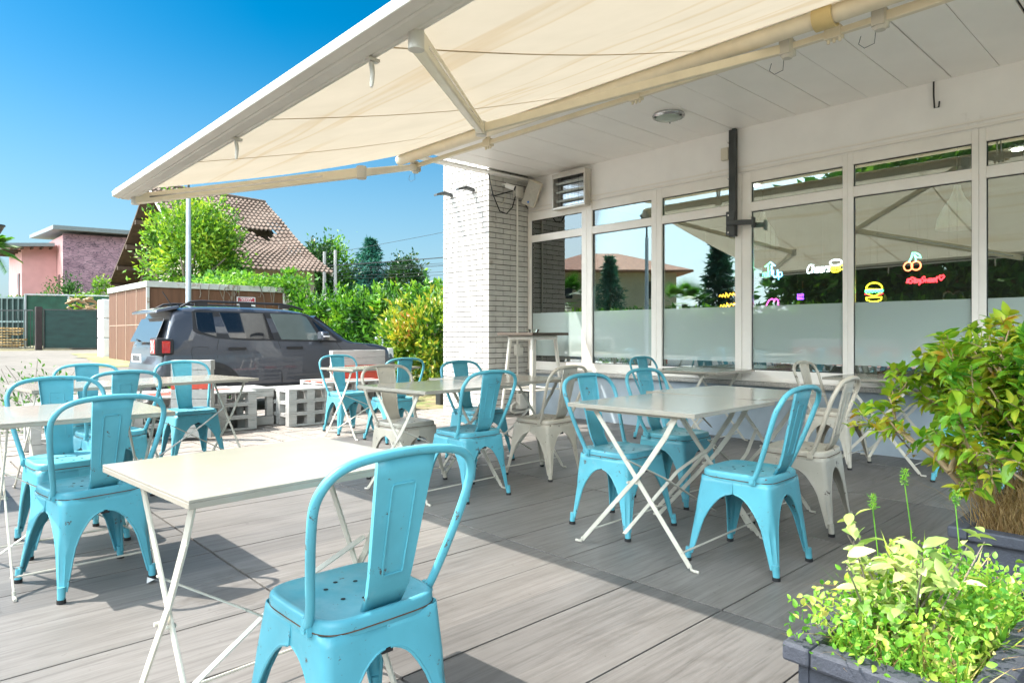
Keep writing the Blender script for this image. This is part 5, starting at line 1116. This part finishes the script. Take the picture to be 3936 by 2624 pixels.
b.bar((-1.5, .57, 2.6), (1.8, -.63, 2.6), .06, .06); b.build('post', M['galv'], o)
o = thing('bar_fence', 'low black bar fence in front of the stacked firewood', 'fence', (3.55, 37.6, .4)); b = MB()
for z in (.1, 1.75): b.bar((-1.6, 1.5, z), (1.25, -1.55, z), .05, .05)
for k in range(30): q = k / 29; b.bar((-1.6 + 2.85 * q, 1.5 - 3.05 * q, .1), (-1.6 + 2.85 * q, 1.5 - 3.05 * q, 1.74), .018, .018)
b.build('bars', M['dkmetal'], o)
o = thing('lattice_gate', 'grey green lattice gate leaning behind the firewood', 'gate', (4.2, 40.2, .4)); b = MB()
for k in range(11): b.bar((-1.1 + .2 * k, .75 - .14 * k, .1), (-1.1 + .2 * k, .75 - .14 * k, 2.5), .05, .05)
for z in (.2, 1.3, 2.45): b.bar((-1.2, .8, z), (1.0, -.72, z), .05, .09)
b.build('bars', paint('grey_green_steel', (.22, .30, .29), .6), o); MB().bar((-1.15, .86, 1.3), (.95, -.60, 1.3), .02, 2.4).build('dark_sheet', M['mesh'], o)
wpile = thing('firewood_stack', 'stack of split planks and firewood behind the bar fence', 'firewood', (3.75, 38.6, .4)); rg_ = random.Random(3); b = MB()
for k in range(70):
    z = .08 + (k // 9) * .125; s_ = rg_.uniform(-.9, .9); b.bar((s_ * .73 - rg_.uniform(.2, .5), -s_ * .68 + rg_.uniform(.2, .45), z), (s_ * .73 + rg_.uniform(.2, .5), -s_ * .68 - rg_.uniform(.2, .45), z + rg_.uniform(-.03, .03)), .15, .06)
b.build('plank', paint('split_wood', (.52, .36, .17), .9, .4, 3), wpile, bevel=.008)
o = thing('block_pallet', 'stack of pale wrapped blocks wedged beside the container', 'blocks', (5.40, 26.5, .3))
for k in range(3): MB().bb(.0, .3, -.4, .4, .02 + k * .66, .66 + k * .66).build('block', M['paper'], o, bevel=.03)
o = thing('crate_pile', 'pile of broken wooden crates behind the green net', 'crates', (6.75, 36.4, .4)); b = MB(); rg_ = random.Random(6)
for k in range(26): a = Vector((rg_.uniform(-.6, .6), rg_.uniform(-.5, .5), 1.3 + rg_.uniform(.2, 1.1))); d = Vector((rg_.uniform(-1, 1), rg_.uniform(-1, 1), rg_.uniform(-.35, .35))); b.bar(a - d * .35, a + d * .35, .18, .05)
b.bb(-.5, .5, -.4, .4, 0, 1.5); b.build('plank', paint('weathered_crate_wood', (.42, .30, .18), .9, .45, 3), o, bevel=.006)
tree('conical_shrub', 'bright green pointed shrub in front of the pink creeper wall', 'shrub', 8.1, 39.3, .4, 3.5, 2.5, (.42, .42, 1.2), 1800, .14, M['lf_bush'], 41, clumps=40, tr=.05)
tree('low_shrub', 'low yellow green shrub beside the pointed shrub', 'shrub', 7.55, 38.9, .4, 2.6, 2.2, (.95, .8, .5), 1800, .15, M['lf_bush'], 42, clumps=30, tr=.05)
tree('dark_shrub', 'dark round shrub at the foot of the pink creeper wall', 'shrub', 8.9, 52.5, .4, 3.6, 2.7, (1.1, 1.0, 1.3), 2500, .16, M['lf_dark'], 43, clumps=30, tr=.06)
tree('low_shrub', 'strip of low greenery below the left pink wall', 'shrub', 6.2, 48.5, .4, 2.4, 2.2, (2.4, 1.2, .75), 2500, .17, M['lf_mid'], 44, clumps=40, tr=.05)
def palm(x, y, z0, h, nf, fl, label, seed, group=None, fan=False):
    t = thing('palm_tree', label, 'palm', (x, y, z0), 0, group); g = random.Random(seed); MB().tube([(0, 0, 0), (.03, 0, h * .5), (0, .02, h)], [.20, .16, .17], 10).build('trunk', M['bark'], t, 50)
    V = []; F = []
    for k in range(nf):
        a = k * 2.4; e = g.uniform(-.5, 1.15); d = Vector((math.cos(a) * math.cos(e), math.sin(a) * math.cos(e), math.sin(e))); sd = d.cross(Vector((0, 0, 1))).normalized(); L = fl * g.uniform(.8, 1.05)
        for q in range(20):
            s_ = .35 + .65 * q / 19 if not fan else .62
            c = Vector((0, 0, h)) + d * L * s_ - Vector((0, 0, .35 * L * s_ * s_))
            for sg in (-1, 1):
                if fan: an = sg * (q + .5) / 20 * 1.9; dr = d * math.cos(an) + sd * math.sin(an); ln = L * .42
                else: dr = (d * .5 + sd * sg * .8 - Vector((0, 0, .45))).normalized(); ln = L * .30 * (1.1 - .6 * abs(s_ - .5))
                w = d.cross(dr).cross(dr).normalized() * .02 if d.cross(dr).length > .01 else sd * .02
                i = len(V); V += [c - w, c + w, c + dr * ln - Vector((0, 0, .08 * ln))]; F.append((i, i + 1, i + 2))
    npmesh('frond', np.array([tuple(v_) for v_ in V]), np.array(F), M['lf_mid'], t)
palm(3.45, 37.45, .4, 4.5, 34, 1.15, 'palm at the left edge beside the grey lamp post', 3)

# ------------------------------------------------------------------ trees, poles and wires beyond the hedge
tree('round_tree', 'round mid green tree just right of the barn roof', 'tree', 21.7, 41.2, .4, 6.2, 4.4, (1.9, 1.9, 2.1), 6000, .26, M['lf_mid'], 51, 'trees beyond the hedge', clumps=60)
tree('round_tree', 'orange tinged tree partly hidden by the barn eave', 'tree', 20.4, 40.6, .4, 6.2, 4.9, (1.1, 1.1, 1.8), 3500, .22, M['lf_mag'], 52, 'trees beyond the hedge', clumps=50)
conifer('blue_conifer', 'tall blue green conifer with forked tip beyond the hedge', 23.8, 39.4, .4, 7.25, 3.1, 12000, .28, M['lf_conif'], 53, 'trees beyond the hedge')
tree('magnolia_tree', 'dark dense magnolia between the conifer and the pillar', 'tree', 25.5, 37.8, .4, 5.6, 3.6, (1.3, 1.3, 2.3), 7000, .22, M['lf_mag'], 54, 'trees beyond the hedge', clumps=90, csig=.12, shell=.6)
for x, y, h, lb in ((17.2, 33.15, 5.2, 'left grey concrete utility pole above the hedge'), (17.65, 32.8, 5.3, 'right grey concrete utility pole above the hedge')):
    b = MB(); b.tube([(0, 0, 0), (0, 0, h)], [.10, .08], 10); tag(b.build('utility_pole', paint('concrete_pole', (.46, .46, .44), .8, .1, 2), smooth=50, loc=(x, y, .3)), lb, 'utility pole', 'concrete utility poles')
wr = [(582, 530), (610, 588), (617, 601), (621, 605), (628, 607), (634, 621), (640, 628)]
wlab = ['topmost single wire running from the poles towards the pillar', 'thick grey cable below the topmost wire', 'thin wire just below the thick cable', 'thin wire, third below the topmost one', 'thin wire in the middle of the low bundle', 'thin wire, second lowest over the hedge', 'lowest thin wire just above the hedge']
for i, (z0, z1) in enumerate(wr):
    z0, z1 = 1.085 + (768 - z0) * .0233, 1.085 + (768 - z1) * .0233; pts = [(17.4 + 9 * q, 33.0 - 8.4 * q, z0 + (z1 - z0) * q * 2 - .3 * q * (1 - q)) for q in np.linspace(0, 1, 12)]
    tag(MB().tube(pts, .011 if i != 1 else .026, 5).build('overhead_wire', M['dkmetal'], smooth=60), wlab[i], 'wire', 'overhead wires from the poles')
g_ = np.random.default_rng(3); b = MB(); nxh, nyh = 40, 8
hv = [(150 + 420 * i / (nxh - 1) * 1.0, 520 - 330 * i / (nxh - 1) + 60 * j / (nyh - 1), (24 + 26 * math.sin(i * .16 + .5) + 6 * math.sin(i * .9) + 2 * g_.random()) * math.sin(math.pi * (j / (nyh - 1)) * .5)) for i in range(nxh) for j in range(nyh)]
b.add(hv, [(i * nyh + j, i * nyh + j + 1, (i + 1) * nyh + j + 1, (i + 1) * nyh + j) for i in range(nxh - 1) for j in range(nyh - 1)])
tag(b.build('hills', paint('far_wooded_hill', (.07, .14, .16), .95, .3, .05), smooth=80), kind='structure')
P = np.array(hv)[g_.integers(0, len(hv), 5000)] + g_.normal(size=(5000, 3)) * [7, 7, 1.2]; V, F = leafcloud(P, 5.0, .9, None, .5, 4); tag(npmesh('far_wood', V, F, leafmat('far_wood_leaves', [(0, (.05, .12, .14)), (1, (.10, .19, .17))], .2)), kind='stuff')

# ------------------------------------------------------------------ across the road (what the windows mirror)
vl = thing('villa', 'cream villa with hipped red roof mirrored in the left windows', 'house', (-33, 38, -.1), R(42)); MB().bb(-5.5, 5.5, -4.5, 4.5, 0, 6.3).build('wall', paint('cream_villa_render', (.62, .52, .38), .85, .08, 1), vl)
b = MB(); b.loft([[(-6.6, -5.6, 6.2), (6.6, -5.6, 6.2), (6.6, 5.6, 6.2), (-6.6, 5.6, 6.2)], [(-6.6, -5.6, 6.35), (6.6, -5.6, 6.35), (6.6, 5.6, 6.35), (-6.6, 5.6, 6.35)], [(-1.5, -.05, 8.3), (1.5, -.05, 8.3), (1.5, .05, 8.3), (-1.5, .05, 8.3)]]); b.build('roof', paint('red_villa_tiles', (.36, .17, .11), .85, .25, 3), vl)
for x in (-3.5, 0, 3.5): 
    for z in (1.2, 4.1): MB().bb(x - .5, x + .5, -4.53, -4.501, z, z + 1.4).bb(5.501, 5.53, x - .5, x + .5, z, z + 1.4).build('window', M['dkmetal'], vl)
palm(-16.7, 27.5, -.1, 3.5, 40, 2.0, 'fan palm mirrored in the leftmost window', 5, 'palms across the road', True)
palm(-20.5, 21.5, -.1, 2.9, 40, 2.1, 'fan palm mirrored in the third window', 6, 'palms across the road', True)
conifer('blue_conifer', 'narrow blue conifer mirrored in the second window', -20.5, 27.0, -.1, 6.3, 1.7, 7000, .26, M['lf_conif'], 61, 'trees across the road', base=.03)
conifer('blue_conifer', 'ragged dark conifer mirrored in the third window', -26, 22.5, -.1, 7.2, 2.2, 6000, .4, M['lf_conif'], 62, 'trees across the road', droop=.4, tiers=14)
for i, (x, y, h, r, mt, lb) in enumerate(((-17.5, 11.3, 8, 3.0, 'lf_dark', 'dark leafy tree mirrored at the left of the fourth window'), (-16.5, 8.2, 9.5, 3.6, 'lf_mid', 'broad green tree mirrored in the fourth window'), (-18, 4.0, 10, 4.2, 'lf_mid', 'tall dark tree mirrored in the fifth window'), (-16.5, .0, 10, 4, 'lf_dark', 'tall dark tree mirrored in the rightmost window'), (-18, -4, 10, 4.2, 'lf_dark', 'tall dark tree across the road, furthest right'), (-27, 9, 11, 4.5, 'lf_dark', 'big dark tree standing behind the roadside trees'))):
    tree('roadside_tree', lb, 'tree', x, y, -.1, h, h * .55, (r, r, h * .46), 9000, .42, M[mt], 70 + i, 'trees across the road', clumps=90, csig=.16, tr=.25)
P = np.stack([-13 + g_.normal(size=9000) * .35, 6 + g_.random(9000) * 44, g_.random(9000) ** .6 * 2.35], 1); V, F = leafcloud(P, .26, .45, np.tile([1, 0, .5], (9000, 1)), .3, 9); t = thing('roadside_hedge', 'long green hedge along the road, mirrored in the windows', 'hedge', (0, 0, -.1)); npmesh('foliage', V, F, M['lf_hedge'], t)
MB().bb(-13.2, -12.8, 6, 50, 0, 2.0).build('branch_core', M['lf_dark'], t)
tag(MB().bb(-6.6, -6.4, -20, 60, -.15, .35).build('road_wall', M['white_wall'], bevel=.02), 'low white wall along the roadside, mirrored in the glass', 'wall')
# ------------------------------------------------------------------ planters in the right foreground
M['planter'] = weathered('blue_grey_planter', (.052, .057, .074), (.12, .12, .13), .64, (3, 30, 30), .6)
M['soil'] = paint('dry_soil', (.12, .085, .05), .95, .4, 30, 60, .8)
def planter(x0, x1, y0, y1, h, label):
    o = thing('planter', label, 'planter', ((x0 + x1) / 2, (y0 + y1) / 2, 0), 0, 'blue grey planters'); a, b_ = (x1 - x0) / 2, (y1 - y0) / 2
    w = MB(); i = .022
    w.bb(-a + i, a - i, -b_ + i, -b_ + i + .02, 0, h - .0372).bb(-a + i, a - i, b_ - i - .02, b_ - i, 0, h - .0372).bb(-a + i, -a + i + .02, -b_ + i + .0205, b_ - i - .0205, 0, h - .0372).bb(a - i - .02, a - i, -b_ + i + .0205, b_ - i - .0205, 0, h - .0372); w.build('box', M['planter'], o, bevel=.003)
    r = MB(); t = .052
    r.bb(-a, a, -b_, -b_ + t, h - .036, h).bb(-a, a, b_ - t, b_, h - .036, h).bb(-a, -a + t, -b_ + t + .001, b_ - t - .001, h - .0365, h - .0005).bb(a - t, a, -b_ + t + .001, b_ - t - .001, h - .0365, h - .0005); r.build('rim', M['planter'], o, bevel=.006)
    MB().bb(-a + t, a - t, -b_ + t, b_ - t, h - .12, h - .045).build('soil', M['soil'], o); return o
PZ = .50
planter(1.255, 1.97, .25, .59, PZ, 'blue grey planter full of grass in the bottom right corner')
planter(2.385, 3.43, .10, .60, PZ, 'blue grey planter holding the tall shrub at the right edge')
M['lf_var'] = leafmat('variegated_leaves', [(0, (.14, .28, .06)), (.4, (.36, .48, .14)), (.7, (.60, .64, .26)), (1, (.74, .74, .40))], .35, .35, 6)
M['lf_shrub'] = leafmat('glossy_shrub_leaves', [(0, (.06, .22, .02)), (.3, (.17, .40, .03)), (.6, (.38, .52, .04)), (.85, (.60, .55, .06)), (1, (.60, .32, .04))], .42, .32, 5)
M['grass_g'] = leafmat('green_grass', [(0, (.05, .24, .03)), (.5, (.20, .46, .04)), (.85, (.46, .58, .08)), (1, (.70, .62, .24))], .4, .5, 7)
M['straw'] = leafmat('dry_straw', [(0, (.20, .11, .04)), (.6, (.42, .28, .12)), (1, (.62, .48, .26))], .3, .7, 7)
def bigleaf(V, F, B, d, nrm, L, W, curl):
    """a proper leaf: midrib fold, rounded sides, drooping tip"""
    s = np.cross(d, nrm); s /= np.linalg.norm(s) + 1e-9; nrm = np.cross(s, d); prof = ((0, 0), (.18, .62), (.42, 1), (.7, .78), (.9, .34), (1, 0)); i0 = len(V); k = 0; idx = []
    for t, w in prof:
        c = B + d * L * t - nrm * curl * L * t * t
        if w == 0: V.append(c); idx.append((len(V) - 1,))
        else:
            V += [c - s * W * w + nrm * W * w * .35, c, c + s * W * w + nrm * W * w * .35]; idx.append((len(V) - 3, len(V) - 2, len(V) - 1))
    for a, b in zip(idx, idx[1:]):
        if len(a) == 1: F += [(a[0], b[0], b[1]), (a[0], b[1], b[2])]
        elif len(b) == 1: F += [(a[0], b[0], a[1]), (a[1], b[0], a[2])]
        else: F += [(a[0], b[0], b[1]), (a[0], b[1], a[1]), (a[1], b[1], b[2]), (a[1], b[2], a[2])]
def plantmesh(name, V, F, mat, parent):
    o = npmesh(name, np.array(V), np.array(F), mat, parent); o.data.polygons.foreach_set('use_smooth', [True] * len(F)); return o
# tall shrub: stems that fork, leaves in whorls near the tips
g = np.random.default_rng(14)
sh = thing('potted_shrub', 'tall yellow green shrub with glossy leaves in the right planter', 'shrub', (2.69, .37, PZ - .05))
st_ = MB(); V, F = [], []; tips = []
def grow(p, d, L, r, lev):
    q = p; pts = [p]; 
    for k in range(4):
        d = d + g.normal(size=3) * .16; d[2] += .05; d /= np.linalg.norm(d); q = q + d * L / 4; pts.append(q)
    st_.tube(pts, [r, r * .9, r * .8, r * .7, r * .6], 6)
    if lev == 0: tips.append((q, d)); return
    for k in range(3 if lev > 1 else 3):
        dd = d + g.normal(size=3) * .46; dd /= np.linalg.norm(dd); grow(pts[-1] if k < 2 else pts[2], dd, L * .66, r * .6, lev - 1)
for bx, by, dx, dy in ((0, 0, -.2, .1), (.08, .03, .1, .15), (-.03, .05, -.36, .32), (.1, -.06, .3, -.1), (-.02, -.05, -.22, -.02), (.05, .1, -.2, .45), (-.03, .02, -.30, .15), (.02, .06, -.05, .3), (0, .08, -.30, .5), (.12, .05, .35, .3), (.02, .0, .05, .05), (.0, .08, -.1, .4), (.1, .1, .1, .4), (.08, .0, .0, .2), (.12, .02, .2, .1)):
    d = np.array([dx, dy, 1.0]); d /= np.linalg.norm(d); grow(np.array([bx, by, 0.0]), d, .285 * (.8 + .4 * g.random()), .008 if bx else .018, 3)
for q, d in tips:
    nl = g.integers(9, 15); a0 = g.random() * 6.28
    for k in range(nl):
        r = g.normal(size=3); s = np.cross(d, r); s /= np.linalg.norm(s); dd = d * .45 + s * .9 + np.array([0, 0, .12]); dd /= np.linalg.norm(dd); L = .045 * (1 + .28 * g.normal()); L = max(.024, L)
        nr = np.array([0, 0, 1.0]) + g.normal(size=3) * .35; bigleaf(V, F, q - d * g.random() * .05, dd, nr, L, L * .24, .25 + .2 * g.random())
    for k in range(9):
        b0 = q - d * (.04 + .10 * g.random()); r = g.normal(size=3); s = np.cross(d, r); s /= np.linalg.norm(s); L = .036 * (.7 + .5 * g.random()); bigleaf(V, F, b0, (d * .3 + s) / np.linalg.norm(d * .3 + s), np.array([0, 0, 1.0]) + g.normal(size=3) * .3, L, L * .25, .3)
st_.build('stem', paint('pale_shrub_bark', (.38, .27, .15), .8, .3, 30), sh, 60); plantmesh('foliage', V, F, M['lf_shrub'], sh)
def blades(n, x0, x1, y0, y1, z0, hmin, hmax, w, seed, lean=.5, droop=.6, hfun=None):
    g = np.random.default_rng(seed); V, F = [], []
    for k in range(n):
        x, y = g.uniform(x0, x1), g.uniform(y0, y1); h = g.uniform(hmin, hmax) * (hfun(x, y) if hfun else 1); a = g.random() * 6.28; d = np.array([math.cos(a), math.sin(a), 0]); s = np.array([-d[1], d[0], 0]); ln = lean * g.random(); ww = w * (.5 + g.random()); i = len(V); dr = droop * g.random()
        for q, t in enumerate((0, .35, .65, .88, 1)):
            c = np.array([x, y, z0]) + d * h * (ln * t + dr * t * t * .7) + np.array([0, 0, h * (t - dr * .55 * t ** 3)]); wd = ww * (1 - .1 * q - (.6 if q == 3 else 0))
            if q == 4: V.append(c)
            else: V += [c - s * wd, c + s * wd]
        for q in range(3): F.append((i + 2 * q, i + 2 * q + 1, i + 2 * q + 3)); F.append((i + 2 * q, i + 2 * q + 3, i + 2 * q + 2))
        F.append((i + 6, i + 7, i + 8))
    return V, F
V, F = blades(1700, 2.45, 2.95, .17, .56, PZ - .05, .08, .30, .0014, 31, .8, .9); o = plantmesh('dead_grass', V, F, M['straw'], None); tag(o, kind='stuff')
V, F = blades(1300, 1.31, 1.90, .31, .54, PZ - .05, .05, .12, .0020, 32, .7, .9); o = plantmesh('planter_grass', V, F, M['grass_g'], None); tag(o, kind='stuff')
V, F = blades(280, 1.50, 1.92, .31, .56, PZ - .05, .07, .16, .0036, 33, .7, 1.0); o = plantmesh('broad_grass', V, F, M['grass_g'], None); tag(o, kind='stuff')
V, F = blades(240, 1.29, 1.9, .31, .56, PZ - .05, .05, .14, .002, 34, .9, 1.0); o = plantmesh('dry_grass', V, F, M['straw'], None); tag(o, kind='stuff')
# weeds with small leaves filling the planter
g = np.random.default_rng(21); V, F = [], []
for k in range(2600):
    B = np.array([g.uniform(1.25, 1.92), g.uniform(.295, .585), PZ - .04 + .12 * g.random() ** .8]); B[2] -= .045 * max(0, min(1, (B[0] - 1.5) / .4)) * g.random(); d = g.normal(size=3) + np.array([0, 0, .5]); d /= np.linalg.norm(d); L = .015 * (.5 + .8 * g.random()); bigleaf(V, F, B, d, g.normal(size=3) + np.array([0, 0, .8]), L, L * .32, .3)
o = plantmesh('planter_weeds', V, F, M['grass_g'], None); tag(o, kind='stuff')
vs = thing('variegated_shrub', 'pale variegated shrub standing in the grassy planter', 'shrub', (1.50, .47, PZ - .05)); st_ = MB(); V, F = [], []
for k in range(26):
    a = g.random() * 6.28; e = .25 + .6 * g.random(); d = np.array([math.cos(a) * e, math.sin(a) * e * .7, 1.0]); d /= np.linalg.norm(d); L = .12 + .15 * g.random(); b0 = np.array([g.uniform(-.06, .10), g.uniform(-.06, .05), 0]); pts = [b0 + d * L * t + np.array([0, 0, -.02 * t * t]) for t in (0, .33, .66, 1)]; st_.tube(pts, [.0028, .0025, .002, .0012], 5)
    for q in range(12):
        t = .25 + .75 * q / 11; c = b0 + d * L * t; r = g.normal(size=3); s = np.cross(d, r); s /= np.linalg.norm(s); dd = s * .9 + d * .5; dd /= np.linalg.norm(dd); LL = .040 * (.7 + .6 * g.random()); bigleaf(V, F, c, dd, np.array([0, 0, 1.0]) + g.normal(size=3) * .4, LL, LL * .24, .2 + .3 * g.random())
st_.build('stem', M['bark'], vs, 60); plantmesh('foliage', V, F, M['lf_var'], vs)
# seed heads on tall stalks
for i, (x, y, h, lb) in enumerate(((1.80, .52, .28, 'tall green foxtail seed head nearest the second planter'), (1.66, .55, .235, 'short green foxtail seed head behind the pale shrub'), (1.90, .45, .22, 'green foxtail seed head leaning at the right of the planter'))):
    o = thing('foxtail_stalk', lb, 'grass stalk', (x, y, PZ - .05), 0, 'foxtail stalks in the planter'); q = Vector((.02 * (i - 1), .015, h)); MB().tube([(0, 0, 0), (q.x * .4, q.y * .3, h * .6), q], .0014, 5).build('stalk', M['grass_g'], o, 60)
    P = np.array(q) + np.stack([np.zeros(160), np.zeros(160), np.random.default_rng(i).random(160) * .03], 1); rr = np.random.default_rng(i + 9).normal(size=(160, 3)) * .0025; V, F = leafcloud(P + rr, .007, .25, rr / np.linalg.norm(rr, axis=1)[:, None], .5, i); npmesh('seed_head', V, F, M['grass_g'], o)
# weeds along the far deck edge
g = np.random.default_rng(77); t = thing('weed_clump', 'straggly green weeds at the deck edge beside the far left chairs', 'weeds', (1.35, 9.35, -.15)); P, O = blobpts(500, (0, 0, .38), (.55, .25, .4), 3, 24, .2); V, F = leafcloud(P, .06, .4, O, .4, 2); npmesh('foliage', V, F, M['lf_mid'], t); b = MB()
for k in range(14): b.tube([(g.uniform(-.3, .3), g.uniform(-.1, .1), 0), (g.uniform(-.5, .5), g.uniform(-.2, .2), g.uniform(.5, .95))], [.006, .002], 5)
b.build('stem', M['bark'], t)
t = thing('weed_clump', 'small upright weeds between the striped backrest and the car wheel', 'weeds', (3.05, 9.4, -.12)); P, O = blobpts(420, (0, 0, .4), (.35, .2, .38), 5, 16, .2); V, F = leafcloud(P, .06, .3, O, .7, 2); npmesh('foliage', V, F, M['lf_mid'], t)
